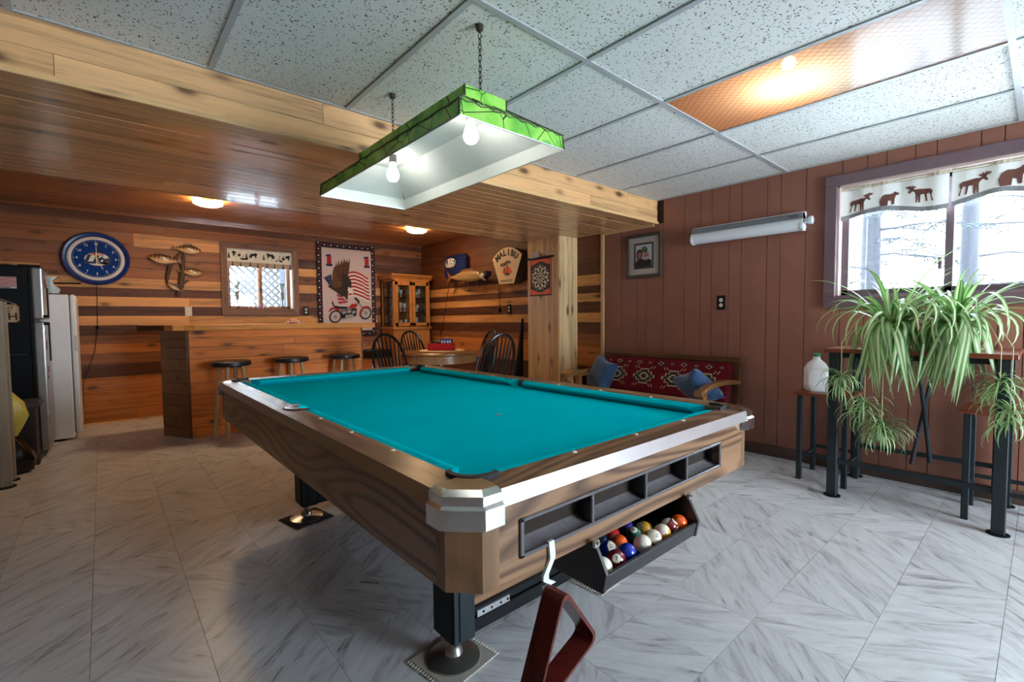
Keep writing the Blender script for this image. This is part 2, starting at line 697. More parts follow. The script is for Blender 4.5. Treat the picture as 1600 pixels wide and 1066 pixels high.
# ---- suspended ceiling: slab above, tiles, grid bars
ceiling = struct(MB().box(XL - .2, XW + .2, YR - .2, YF + .2, H + .22, H + .3).build('ceiling', M['backing']), 'white suspended tile ceiling with metal grid', 'ceiling')
gx = [1.62 + .6096 * k for k in range(-6, 5)]
gx = [XL] + [x for x in gx if XL + .1 < x < XW - .1] + [XW]
gy = [YR] + [y for y in (1.342 - 1.219 * 3, 1.342 - 1.219 * 2, 1.342 - 1.219, 1.342)] + [YF]
PX0, PX1, PY0, PY1 = 2.2296, 2.8392, .123, 1.342
for a, b in zip(gx, gx[1:]):
    for c, d in zip(gy, gy[1:]):
        if abs(a - PX0) < .05 and abs(c - PY0) < .05:
            continue
        piece('ceiling_tile', M['ceil'], ceiling, a + .001, b - .001, c + .001, d - .001, H + .006 + RND.uniform(0, .003), H + .022)
for y in gy[1:-1]:
    piece('grid_bar', M['tbar'], ceiling, XL, XW, y - .012, y + .012, H, H + .006)
for x in gx[1:-1]:
    for c, d in zip(gy, gy[1:]):
        piece('grid_bar', M['tbar'], ceiling, x - .012, x + .012, c + .012, d - .012, H + .0005, H + .006)
piece('wall_angle', M['tbar'], ceiling, XW - .02, XW, YR, YF, H, H + .005)
piece('wall_angle', M['tbar'], ceiling, XL, XW - .02, YF - .018, YF, H, H + .005)

# ---- back wall, hole for the window
wx0, wx1, wz0, wz1 = 1.215, 1.992, 1.27, 2.05
mb = MB()
for b in ((XL - .2, wx0, 0, 2.6), (wx1, XW + .2, 0, 2.6), (wx0, wx1, 0, wz0), (wx0, wx1, wz1, 2.6)):
    mb.box(b[0], b[1], YB + .02, YB + .17, b[2], b[3])
wall_back = struct(mb.build('wall_back', M['backing']), 'back wall clad in mixed horizontal barn boards', 'wall')
TD, TM, TL, TO = C(92, 50, 28), C(142, 86, 48), C(210, 148, 86), C(194, 116, 52)
rows = [(.02, .155, TO), (.155, .251, TO), (.251, .371, TO), (.371, .514, TO), (.514, .657, TD), (.657, .777, TL), (.777, .884, TO), (.884, .979, TD),
        (.979, 1.086, TD), (1.086, 1.193, TL), (1.193, 1.30, TD), (1.30, 1.407, TL), (1.407, 1.502, TD), (1.502, 1.62, TL), (1.62, 1.739, TM),
        (1.739, 1.845, TM), (1.845, 1.975, TD), (1.975, 2.128, TM), (2.128, 2.24, TM), (2.24, 2.334, TD)]


def split(a, b, lo=.9, hi=2.2):
    out = [a]
    x = a + RND.uniform(.3, 1.5)
    while x < b - .3:
        out.append(x)
        x += RND.uniform(lo, hi)
    return out + [b]


for z0, z1, tone in rows:
    segs = [(XL, XW)]
    if z1 > wz0 - .074 and z0 < wz1 + .07:
        segs = [(XL, 1.16), (2.05, XW)]
    for a, b in segs:
        cs = split(a, b, .7, 1.9)
        for p, q in zip(cs, cs[1:]):
            t_ = tone
            if z0 > 1.6 and RND.random() < .3:
                t_ = RND.choice([TL, TD, TM])
            elif p > 2. and RND.random() < .4:
                t_ = RND.choice([TM, TM, TL])
            elif RND.random() < .08:
                t_ = TM
            dz = RND.uniform(0, .003)
            piece('wall_board', M['barnX'], wall_back, p + .001, q - .001, YB - dz, YB + .02, z0 + .0012, z1 - .0012, vary(t_, .16))
piece('quarter_round', M['pineX'], wall_back, XL, XW, YB - .018, YB - .004, 0, .022, C(216, 180, 130))
piece('top_board', M['barnX'], wall_back, XL, XW, YB - .022, YB - .004, ZS - .10, ZS, C(96, 54, 32))

# ---- right wall: hole for the window
oy0, oy1, oz0, oz1 = -.17, 1.01, 1.245, 2.05
dy0, dy1, dz1 = 1.9, 3.8, 2.05   # glazed door in the rear wall, x range
mb = MB()
for b in ((YR - .2, oy0, 0, 2.6), (oy0, oy1, 0, oz0), (oy0, oy1, oz1, 2.6), (oy1, YB + .2, 0, 2.6)):
    mb.box(XW + .02, XW + .17, b[0], b[1], b[2], b[3])
wall_right = struct(mb.build('wall_right', M['groove']), 'right wall of brown grooved panels, barn boards further back', 'wall')
gr = [3.1, 2.871, 2.687, 2.584, 2.40, 2.188, 2.034, 1.934, 1.785, 1.683, 1.485, 1.387, 1.212, .986, .841, .737, .588, .484, .286, .188]
k = .188
while k > YR:
    k -= RND.choice([.2, .15, .105, .15, .1])
    gr.append(max(k, YR))
for b, a in zip(gr, gr[1:]):
    segs = [(0, H)] if b < YF - .02 else [(0, ZB)]
    if a < YF < b:
        segs = [(0, ZB)]
    e0, e1 = oy0 - .03, oy1 + .03
    if a < e1 and b > e0:
        segs = []
        if b > e1:
            piece('wall_panel', M['brown'], wall_right, XW, XW + .02, e1, b - .002, 0, H)
        if a < e0:
            piece('wall_panel', M['brown'], wall_right, XW, XW + .02, a + .002, e0, 0, H)
        for z0, z1 in ((0, oz0 - .03), (oz1 + .03, H)):
            piece('wall_panel', M['brown'], wall_right, XW, XW + .02, max(a + .002, e0), min(b - .002, e1), z0, z1)
    for z0, z1 in segs:
        piece('wall_panel', M['brown'], wall_right, XW, XW + .02, a + .002, b - .002, z0, z1)
piece('wall_panel', M['brown'], wall_right, XW + .012, XW + .02, YR, YF, ZB - .02, H + .1) if False else None
rrows = [(0, .12, TM), (.12, .24, TM), (.24, .36, TO), (.36, .458, TD), (.458, .593, TD), (.593, .754, TO), (.754, .864, TO), (.864, .95, TM), (.95, 1.077, TD), (1.077, 1.182, TL),
         (1.182, 1.299, TD), (1.299, 1.394, TL), (1.394, 1.475, TD), (1.475, 1.596, TL), (1.596, 1.72, TD), (1.72, 1.86, C(108, 62, 36)), (1.86, 2.0, C(108, 62, 36)), (2.0, 2.12, C(104, 60, 36)), (2.12, 2.334, C(96, 54, 34))]
for z0, z1, tone in rrows:
    for a, b in ((3.125, 3.46), (3.956, YB)):
        if a < 3.5 and z0 > 2.0:
            continue
        zz1 = min(z1, ZB) if b < 3.6 else z1
        cs = [a, b] if b < 3.6 else split(a, b, 1.2, 3.)
        for p, q in zip(cs, cs[1:]):
            piece('wall_board', M['barnY'], wall_right, XW - RND.uniform(0, .003), XW + .02, p + .001, q - .001, z0 + .0012, zz1 - .0012, vary(tone, .1))
piece('corner_trim', M['pineZ'], wall_right, XW - .016, XW + .02, 3.09, 3.125, 0, ZB, C(214, 178, 130))
piece('ceiling_trim', M['pineY'], wall_right, XW - .016, XW, YF + .03, 3.09, ZB - .022, ZB, C(206, 166, 116))
bb = MB().box(XW - .014, XW, YR, 3.09, 0, .085)
struct(bb.build('baseboard_right', plain('dark_baseboard', C(74, 56, 46), .5)), 'dark brown baseboard along the brown panel wall', 'baseboard')

# ---- left and rear walls, never in view
wall_left = struct(MB().box(XL - .15, XL, YR - .15, YB + .15, 0, 2.6).build('wall_left', wood('left_boards', 'Y', C(104, 66, 42), .3, .4, .5)), 'wood-clad left wall beside the fridge', 'wall')
mb = MB().box(XL - .15, dy0, YR - .15, YR, 0, 2.6).box(dy1, XW + .15, YR - .15, YR, 0, 2.6).box(dy0, dy1, YR - .15, YR, dz1, 2.6)
wall_rear = struct(mb.build('wall_rear', plain('pale_wall', C(172, 150, 126), .8)), 'plain pale rear wall opposite the bar', 'wall')

# ---- dropped soffit: fascia boards, underside boards, lip
sof = struct(MB().box(XL, XW, YF + .02, YS - .001, ZB + .015, H + .14).build('soffit', M['backing']), 'dropped knotty pine soffit crossing the room', 'soffit')
PT = C(220, 170, 118)
zm = 2.118
for (z0, z1, joints) in ((zm, H + .02, [XL, -1.1, .889, 2.0, 3.53, XW]), (ZB, zm, [XL, -.1, 1.75, 3.02, XW])):
    for a, b in zip(joints, joints[1:]):
        piece('fascia_board', M['pineX'], sof, a + .001, b - .001, YF, YF + .02, z0 + .001, z1 - .001, vary(PT, .06))
piece('lip', M['pineX'], sof, XL, XW - .001, YF - .014, YF, ZB - .004, ZB + .018, C(222, 178, 124))
y = YF + .001
while y < YS - .02:
    y2 = min(y + .089, YS)
    cs = split(XL, XW, 1.4, 3.)
    for p, q in zip(cs, cs[1:]):
        piece('soffit_board', M['soffit'], sof, p + .0006, q - .0006, y + .002, y2 - .002, ZB + RND.uniform(0, .0015), ZB + .015, vary(C(214, 162, 114), .14), (RND.uniform(-.014, .014), 0, 0))
    y = y2
piece('back_edge_board', M['soffit'], sof, XL, XW, YS - .001, YS + .016, ZB - .002, H + .14, C(120, 72, 40))

# ---- wood ceiling behind the soffit
mbc = MB().box(XL - .1, XW + .1, YS - .3, YB + .1, ZS + .02, ZS + .1)
cb = struct(mbc.build('ceiling_wood', M['backing']), 'higher varnished wood plank ceiling above the bar', 'ceiling')
y = YS + .016
while y < YB - .01:
    y2 = min(y + .1, YB)
    cs = [XL, XW] if y < 5.2 else split(XL, XW, 1.6, 3.4)
    for p, q in zip(cs, cs[1:]):
        piece('ceiling_board', M['soffit'], cb, p + .0006, q - .0006, y + .002, y2 - .002, ZS + RND.uniform(0, .0015), ZS + .02, vary(C(176, 118, 72), .12), (RND.uniform(-.012, .012), 0, 0))
    y = y2
piece('crown_strip', M['soffit'], cb, XL, XW, YB - .045, YB - .022, ZS - .028, ZS, C(142, 84, 46))

# ---- pine column
cx0, cx1, cy0, cy1 = 3.715, XW - .001, 3.462, 3.956
colm = struct(MB().box(cx0 + .018, cx1, cy0 + .018, cy1, 0, ZB).build('column', M['backing']), 'square column clad in vertical knotty pine boards', 'column')
ys = [cy0, 3.545, 3.63, 3.715, 3.80, 3.885, cy1]
for a, b in zip(ys, ys[1:]):
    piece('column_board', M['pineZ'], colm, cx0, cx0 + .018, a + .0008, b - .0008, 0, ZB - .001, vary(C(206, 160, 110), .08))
xs = [cx0, 3.79, 3.868, 3.942, cx1]
for a, b in zip(xs, xs[1:]):
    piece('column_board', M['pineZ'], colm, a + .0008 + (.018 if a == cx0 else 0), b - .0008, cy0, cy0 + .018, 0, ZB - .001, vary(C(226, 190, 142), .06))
piece('corner_strip', M['pineZ'], colm, cx0 - .003, cx0 + .019, cy0 - .003, cy0 + .019, 0, ZB - .001, C(222, 184, 134))

# ================================================================== WINDOW RIGHT
w1 = thing('window_1', 'plum trimmed sliding window above the spider plant', 'window', (XW, .42, 1.245), -PI / 2)
w1['kind'] = 'structure'
# local: x right = -y world ; z up; -y into the room
hw, hh = .59, .805
cas = .075
for nm, a in (('casing_top', (-hw - cas, hw + cas, hh, hh + cas)), ('casing_bottom', (-hw - cas, hw + cas, -cas + .01, .01))):
    MB().box(a[0], a[1], -.028, .0, a[2], a[3]).build('casing', M['plum'], w1, bevel=.004)
for sx in (-1, 1):
    MB().box(sx * hw if sx > 0 else -hw - cas, hw + cas if sx > 0 else -hw, -.028, 0, .01, hh).build('casing', M['plum'], w1, bevel=.004)
jm = plain('pinkish_jamb', C(206, 180, 172), .5)
MB().box(-hw, hw, 0, .15, hh - .012, hh + .002).box(-hw, -hw + .012, 0, .15, 0, hh).box(hw - .012, hw, 0, .15, 0, hh).build('jamb', jm, w1)
MB().box(-hw, hw, -.02, .15, -.002, .02).build('window_sill', M['plum'], w1, bevel=.003)
sash = plain('grey_brown_sash', C(104, 88, 94), .4)
for a, b, yo in ((-hw + .012, .02, .075), (-.02, hw - .012, .105)):
    s = MB()
    fwid = .042
    s.box(a, b, yo, yo + .03, .02, .02 + fwid).box(a, b, yo, yo + .03, hh - .012 - fwid, hh - .012)
    s.box(a, a + fwid, yo, yo + .03, .02, hh - .012).box(b - fwid, b, yo, yo + .03, .02, hh - .012)
    so = s.build('sash', sash, w1, bevel=.003)
    MB().box(a + fwid, b - fwid, yo + .012, yo + .016, .02 + fwid, hh - .012 - fwid).build('pane', M['glass'], so)
MB().box(-.045, -.028, .05, .075, .2, .215).box(-.05, -.03, .045, .06, .17, .245).build('latch', sash, w1, bevel=.003)

# ---- glazed door behind the camera
d1 = thing('door_1', 'glazed sliding patio door in the rear wall', 'door', ((dy0 + dy1) / 2, YR, 0), PI)
d1['kind'] = 'structure'
dh = (dy1 - dy0) / 2
s = MB().box(-dh - .06, -dh, -.02, .16, 0, dz1).box(dh, dh + .06, -.02, .16, 0, dz1).box(-dh - .06, dh + .06, -.02, .16, dz1, dz1 + .06).box(-dh, dh, 0, .16, 0, .03)
s.build('door_frame', M['plum'], d1)
for a, b, yo in ((-dh, .04, .05), (-.04, dh, .1)):
    s = MB().box(a, a + .07, yo, yo + .04, .03, dz1).box(b - .07, b, yo, yo + .04, .03, dz1).box(a, b, yo, yo + .04, .03, .12).box(a, b, yo, yo + .04, dz1 - .08, dz1)
    so = s.build('door_sash', sash, d1)
    MB().box(a + .07, b - .07, yo + .016, yo + .02, .12, dz1 - .08).build('pane', M['glass'], so)

# ================================================================== WINDOW BACK
w2 = thing('window_2', 'small rustic framed window above the bar', 'window', (1.603, YB, 1.27), 0)
w2['kind'] = 'structure'
hw2, hh2 = .389, .78
cw = .072
bc = [C(116, 80, 60), C(128, 90, 68), C(122, 86, 66), C(132, 94, 70)]
lk = [(MB().prism([(-hw2 - cw, hh2 + cw), (hw2 + cw, hh2 + cw), (hw2, hh2), (-hw2, hh2)], -.03, 0, 'Y'), 'barnX'),
      (MB().prism([(-hw2 - cw, -cw), (hw2 + cw, -cw), (hw2, 0), (-hw2, 0)], -.03, 0, 'Y'), 'barnX'),
      (MB().prism([(-hw2 - cw, -cw), (-hw2, 0), (-hw2, hh2), (-hw2 - cw, hh2 + cw)], -.03, 0, 'Y'), 'barnZ'),
      (MB().prism([(hw2 + cw, -cw), (hw2, 0), (hw2, hh2), (hw2 + cw, hh2 + cw)], -.03, 0, 'Y'), 'barnZ')]
M['barnZ'] = wood('barn_board_z', 'Z', None, .4, .2, .6)
for (s, mm), c in zip(lk, bc):
    s.build('casing', M[mm], w2).color = c
MB().box(-hw2, hw2, 0, .15, hh2 - .008, hh2).box(-hw2, -hw2 + .008, 0, .15, 0, hh2).box(hw2 - .008, hw2, 0, .15, 0, hh2).build('jamb', M['offw'], w2)
MB().box(-hw2, hw2, -.012, .15, -.002, .016).build('window_sill', M['barnX'], w2).color = C(140, 92, 66)
fr = plain('wood_brown_sash', C(146, 98, 62), .5)
for a, b, yo in ((-hw2 + .008, .03, .085), (-.02, hw2 - .008, .115)):
    s = MB().box(a, b, yo, yo + .026, .016, .05).box(a, b, yo, yo + .026, hh2 - .05, hh2 - .008).box(a, a + .036, yo, yo + .026, .016, hh2 - .008).box(b - .04, b, yo, yo + .026, .016, hh2 - .008)
    so = s.build('sash', fr, w2, bevel=.002)
    MB().box(a + .036, b - .04, yo + .01, yo + .014, .05, hh2 - .05).build('pane', M['glass'], so)
MB().box(.0, .012, .066, .085, .24, .3).build('latch', M['black'], w2)

# ================================================================== POOL TABLE
TX, TY = 1.2005, 1.9873
ZT = .7645
NW, NL = .5588, 1.1176
RW = .141                      # nose to outer edge
OW, OL = NW + RW, NL + RW
pt = thing('pool_table', 'oak pool table with teal cloth and chrome corner castings', 'pool table', (TX, TY, 0))
bed = MB().box(-NW - .05, NW + .05, -NL - .05, NL + .05, ZT - .07, ZT - .036)
bed.build('bed_cloth', M['felt'], pt)
MB().box(-OW + .06, OW - .06, -OL + .06, OL - .06, .56, ZT - .0702).build('slate_frame', M['backing'], pt)
# cushions: profile (offset outwards, z)
prof = [(0, ZT - .010), (.0, ZT - .018), (.02, ZT - .036), (.05, ZT - .036), (.05, ZT - .001), (.03, ZT - .001)]


def cushion(kind, a, b, side):
    """a..b along the rail at the nose, ends cut at an angle"""
    rings = []
    for t, ex in ((a, -1), (b, 1)):
        ring = []
        for o, z in prof:
            tt = t + ex * o * .75
            p = (tt, side * (NL + o), z) if kind == 'end' else (side * (NW + o), tt, z)
            ring.append(p)
        rings.append(ring)
    MB().loft(rings).build('cushion', M['felt'], pt)


cut = .062
for sd in (-1, 1):
    cushion('end', -NW + cut, NW - cut, sd)
    cushion('long', -NL + cut, -.062, sd)
    cushion('long', .062, NL - cut, sd)
# rail tops
CL = .105
for sd in (-1, 1):
    y0, y1 = sorted((sd * (NL + .0502), sd * OL))
    MB().box(-OW + CL + .002, OW - CL - .002, y0, y1, ZT - .03, ZT).build('rail_top', M['oakX'], pt, bevel=.002)
    x0, x1 = sorted((sd * (NW + .0502), sd * OW))
    for a, b in ((-OL + CL + .002, -.0008), (.0008, OL - CL - .002)):
        MB().box(x0, x1, a, b, ZT - .03, ZT).build('rail_top', M['oakY'], pt, bevel=.002)
# metal edge trim (sloping outwards)
for sd in (-1, 1):
    pr = [(sd * (OL - .004), ZT - .002), (sd * OL, ZT + .0015), (sd * (OL + .008), ZT - .034), (sd * (OL - .006), ZT - .036)]
    MB().prism(pr, -OW + CL, OW - CL, 'X').build('edge_trim', M['alu'], pt)
    pr = [(sd * (OW - .004), ZT - .002), (sd * OW, ZT + .0015), (sd * (OW + .008), ZT - .034), (sd * (OW - .006), ZT - .036)]
    mb = MB()
    for a, b in ((-OL + CL, OL - CL),):
        mb.prism(pr, a, b, 'Y')
    mb.build('edge_trim', plain('edge_brown_reflection', C(170, 140, 112), .3, .1, metal=.3), pt)  # long sides: brown reflection put into the aluminium's colour
# sights
sg = plain('pearl_sight', C(238, 222, 200), .25, .05)
D8 = .2794
for sd in (-1, 1):
    for i in (-3, -2, -1, 1, 2, 3):
        MB().lathe([(0, .003), (.005, .0025), (.0075, 0)], n=12).build('sight', sg, pt, True, loc=(sd * (NW + .064), i * D8, ZT))
    for i in (-1, 0, 1):
        MB().lathe([(0, .003), (.005, .0025), (.0075, 0)], n=12).build('sight', sg, pt, True, loc=(i * D8, sd * (NL + .064), ZT))
MB().lathe([(0, .0015), (.012, .001), (.014, 0)], n=16).build('foot_spot', plain('grey_spot', C(130, 140, 140), .6), pt, loc=(0, -NL + 2 * D8 + .03, ZT - .036))
# corner castings
for sx in (-1, 1):
    for sy in (-1, 1):
        def Q(u, v, _sx=sx, _sy=sy):
            return (_sx * (OW - u), _sy * (OL - v))
        cc, r = .130, .066
        outp = [(-.004, CL), (-.004, .08), (-.004, .055)] + [(-.004 + .059 * t_ / 6, .055 - .059 * t_ / 6) for t_ in range(1, 6)] + [(.055, -.004), (.08, -.004), (CL, -.004)]
        ang0, ang1 = PI * 1.124, PI * 1.376
        rings = []
        for q_, (pu, pv) in enumerate(outp):
            aa = ang0 + (ang1 - ang0) * q_ / (len(outp) - 1)
            iu, iv = cc + r * cos(aa), cc + r * sin(aa)
            fu = .007 if q_ <= 2 else (.005 if q_ < len(outp) - 3 else 0)
            fv = .007 if q_ >= len(outp) - 3 else (.005 if q_ > 2 else 0)
            sec = [((iu, iv), ZT - .05), ((iu, iv), ZT + .008), ((pu * .75 + iu * .25 + .002, pv * .75 + iv * .25 + .002), ZT + .004), ((pu, pv), ZT - .003), ((pu, pv), ZT - .022), ((pu - fu, pv - fv), ZT - .028), ((pu - fu, pv - fv), ZT - .07), ((pu + .02, pv + .02), ZT - .07)]
            rings.append([Q(*p_) + (z_,) for p_, z_ in sec])
        oc = MB().loft(rings).build('corner_casting', M['chrome'], pt)
        lin = MB()
        rings = []
        for i in range(17):
            a = PI * .86 + (PI * 1.64 - PI * .86) * i / 16
            rr_ = []
            for rad, z in ((r - .001, ZT - .05), (r - .001, ZT + .010), (r - .012, ZT + .012), (r - .016, ZT + .004), (r - .016, ZT - .05)):
                x, y = Q(cc + rad * cos(a), cc + rad * sin(a))
                rr_.append((x, y, z))
            rings.append(rr_)
        lin.loft(rings)
        lin.build('pocket_liner', M['rubber'], oc, True, angle=.6)
        # dark cup below
        x, y = Q(cc, cc)
        MB().lathe([(.0, ZT - .14), (.045, ZT - .13), (.052, ZT - .0705)], (x, y, 0), 16).build('pocket_cup', M['rubber'], oc, True)
        # apron corner post: diagonal face between side and end aprons
        ins = .014
        plan2 = [(ins, .11), (ins, .075), (.068, ins + .004), (.092, ins), (.11, ins), (.11, .05), (.05, .11)]
        pl = [Q(*p) for p in plan2]
        MB().prism(pl, .55, ZT - .06, 'Z').build('corner_post', M['oakZ'], pt)
# side pockets
for sx in (-1, 1):
    arc = [(.052 * cos(a), .052 * sin(a)) for a in [PI * i / 12 for i in range(13)]]
    out = [(.066 * cos(a), .078 * sin(a)) for a in [PI * i / 16 for i in range(17)]]
    poly = [(sx * (NW + .03 + p[1]), p[0]) for p in out] + [(sx * (NW + .03 + p[1] * .8), p[0]) for p in reversed(arc)]
    o = MB().prism(poly, ZT - .02, ZT + .004, 'Z').build('side_pocket_iron', M['chrome'], pt, bevel=.0015)
    MB().lathe([(.0, ZT - .13), (.044, ZT - .12), (.05, ZT - .0355)], (sx * (NW + .03), 0, 0), 16).build('pocket_cup', M['rubber'], o, True)
    rg = MB()
    rg.tube([(sx * (NW + .03 + .079 * sin(a)), .067 * cos(a), ZT + .002) for a in [PI * i / 16 for i in range(17)]], .0025, 6)
    rg.build('pocket_rim', M['rubber'], o)
# aprons
ai = .014
zA0, zA1 = .55, ZT - .036
for sd in (-1, 1):
    x0, x1 = sorted((sd * (OW - ai), sd * (OW - ai - .025)))
    MB().box(x0, x1, -OL + .11, OL - .11, zA0, zA1).build('side_apron', M['oakY'], pt)
MB().box(-OW + .11, OW - .11, OL - ai - .025, OL - ai, zA0, zA1).build('end_apron', M['oakX'], pt)
ya = -OL + ai
px0, px1 = .666 - TX, 1.617 - TX
pz0, pz1 = .592, .680
m = MB().box(-OW + .11, px0 + .006, ya, ya + .025, zA0, zA1).box(px1 - .006, OW - .11, ya, ya + .025, zA0, zA1).box(px0 + .006, px1 - .006, ya, ya + .025, zA0, pz0 + .006).box(px0 + .006, px1 - .006, ya, ya + .025, pz1 - .006, zA1)
m.build('end_apron', M['oakX'], pt)
# storage panel with four troughs
pan = MB()
e = .012
pan.box(px0, px1, ya - .006, ya + .004, pz0, pz0 + e * .7).box(px0, px1, ya - .006, ya + .004, pz1 - e * .7, pz1)
divs = [px0, .914 - TX, 1.153 - TX, 1.383 - TX, px1]
pan.box(px0, px0 + e, ya - .006, ya + .004, pz0, pz1).box(px1 - e, px1, ya - .006, ya + .004, pz0, pz1)
for d in divs[1:-1]:
    pan.box(d - .005, d + .005, ya - .005, ya + .004, pz0, pz1)
po = pan.build('storage_panel', M['plasticg'], pt, bevel=.002)
for a, b in zip(divs, divs[1:]):
    m = MB()
    rings = []
    dep = .085
    for i in range(11):
        t = PI / 2 * i / 10
        rings.append([(a + .004, ya + dep * sin(t), pz0 + .006 + (pz1 - pz0 - .01) * (1 - cos(t))), (b - .004, ya + dep * sin(t), pz0 + .006 + (pz1 - pz0 - .01) * (1 - cos(t)))])
    vs = [p for q in rings for p in q]
    m.add(vs, [(2 * i, 2 * i + 1, 2 * i + 3, 2 * i + 2) for i in range(10)])
    o = m.build('trough', plain('trough_grey', C(124, 118, 120), .22, .15, 60), po, True)
    m = MB()
    for x in (a + .004, b - .004):
        ring = [(x, q[0][1], q[0][2]) for q in rings] + [(x, ya, pz1 - .004)]
        m.add(ring, [tuple(range(len(ring)))])
    m.box(a, b, ya, ya + dep, pz1 - .006, pz1 - .003)
    m.build('shaded_trough_end', M['plasticd'], po)  # end walls darker than the trough: their shadow is put into the colour
# ball return tray
tx0, tx1 = .918 - TX, 1.366 - TX
tf = .708 - TY
tray = MB()
tray.hexa([(tx0, tf, .436), (tx1, tf, .436), (tx1, tf + .26, .440), (tx0, tf + .26, .440)], [(tx0, tf, .444), (tx1, tf, .444), (tx1, tf + .26, .446), (tx0, tf + .26, .446)])
tray.hexa([(tx0, tf - .004, .436), (tx1, tf - .004, .436), (tx1, tf + .006, .436), (tx0, tf + .006, .436)], [(tx0, tf - .012, .477), (tx1, tf - .012, .477), (tx1, tf - .003, .48), (tx0, tf - .003, .48)])
tro = tray.build('ball_tray', M['plasticd'], pt, bevel=.0015)
for x in (tx0 - .012, tx1):
    MB().prism([(tf - .006, .432), (tf - .016, .484), (tf + .02, .552), (tf + .30, .552), (tf + .30, .432)], x, x + .012, 'X').build('tray_end', M['plasticd'], tro, bevel=.0015)
MB().box(tx0, tx1, tf + .155, tf + .165, .44, .55).build('tray_back', M['black'], tro)
for x in (tx0 - .02, tx1 - .004):
    MB().box(x, x + .018, tf + .012, tf + .02, .545, .562).cyl((x + .009, tf + .006, .556), (x + .009, tf + .014, .556), .004, n=8).build('tray_bracket', M['steel'], tro)
# white hook
hk = [(0, .012), (.004, -.02), (.004, -.03), (-.018, -.062), (-.018, -.075), (.006, -.09)]
m = MB()
for (a, b), (c, d) in zip(hk, hk[1:]):
    m.hexa([(.751 - TX + a, ya - .008, .592 + b), (.751 - TX + a + .017, ya - .008, .592 + b), (.751 - TX + a + .017, ya - .001, .592 + b), (.751 - TX + a, ya - .001, .592 + b)],
           [(.751 - TX + c, ya - .008, .592 + d), (.751 - TX + c + .017, ya - .008, .592 + d), (.751 - TX + c + .017, ya - .001, .592 + d), (.751 - TX + c, ya - .001, .592 + d)])
m.box(.733 - TX, .733 - TX + .017, ya - .03, ya - .001, .592 - .095, .592 - .088)
m.build('rack_hook', M['white'], pt)
# pedestals
lx, ly = .37, .735
for sy in (-1, 1):
    for sx in (-1, 1):
        x0, x1 = sorted((sx * (lx - .045), sx * (lx + .045)))
        lg = MB().box(x0, x1, sy * ly - .06, sy * ly + .06, .085, .56).build('leg', M['black'], pt, bevel=.012)
        MB().box(x0 + .03, x1 - .004, sy * ly - .063, sy * ly - .059, .09, .55).box(x0 + .008, x0 + .022, sy * ly - .063, sy * ly - .059, .09, .55).build('leg_strip', M['slate'], lg)
        MB().lathe([(0, .10), (.014, .10), (.014, .045), (.026, .035), (.03, .018), (.07, .010), (.086, .005), (.086, .0)], (sx * lx, sy * ly, .007), 28).build('levelling_foot', M['steel'], lg, True)
    MB().box(-lx + .045, lx - .045, sy * ly - .035, sy * ly - .012, .17, .56).build('pedestal_panel', M['oakX'], pt)
    b_ = MB().box(-lx + .045, lx - .045, sy * ly - .05, sy * ly + .05, .088, .135).box(-lx + .045, lx - .045, sy * ly - .045, sy * ly + .045, .14, .172)
    b_.build('stretcher', M['black'], pt, bevel=.004)
br = MB().box(-lx + .06, -lx + .2, -ly - .052, -ly - .045, .138, .16)
br.build('bracket', M['alu'], pt)
sc_ = MB()
for x in (.085, .12, .16, .19):
    sc_.cyl((-lx + x, -ly - .0545, .149), (-lx + x, -ly - .052, .149), .004, n=8)
sc_.build('bracket_screws', M['black'], pt)

# small woven mats under the feet
matm = NT('woven_mat')
p, oi = matm.randpos()
wv = matm.n('ShaderNodeTexChecker')
matm.l(matm.mapping(p, (1, 1, 1)), wv.inputs['Vector'])
wv.inputs['Scale'].default_value = 230.
wv.inputs['Color1'].default_value = C(206, 200, 186)
wv.inputs['Color2'].default_value = C(128, 122, 112)
matm.col(wv.outputs[0])
matm.set(rough=.95)
for i, (x, y, a, lab, mt) in enumerate(((.83, 1.252, .15, 'small grey woven mat under the near left table foot', matm.m), (1.571, 1.252, .1, 'small grey woven mat under the near right table foot', matm.m),
                                       (.83, 2.722, .2, 'small dark mat under the far left table foot', plain('dark_mat', C(52, 44, 38), .95)))):
    def fn(u, v):
        return ((u - .5) * .2, (v - .5) * .2, .0065 + .0006 * sin(u * 9) * cos(v * 8))
    o = MB().sheet(fn, 8, 8, -.005, (0, 0, 1)).build('foot_mat', mt, None, loc=(x, y, 0), rot=(0, 0, a))
    tag(o, lab, 'mat', 'mats under the pool table feet')
    fr_ = MB()
    for k in range(17):
        for sx in (-1, 1):
            fr_.box(sx * .1, sx * .112, -.098 + k * .0122, -.094 + k * .0122, .002, .005)
    tag(fr_.build('fringe', M['offw'] if i < 2 else mt, o), kind='stuff')

# ---- billiard balls in the tray
BR = .0258


def ball_mats(nm, col):
    return plain('ball_' + nm, col, .12, .03, coat=.5)


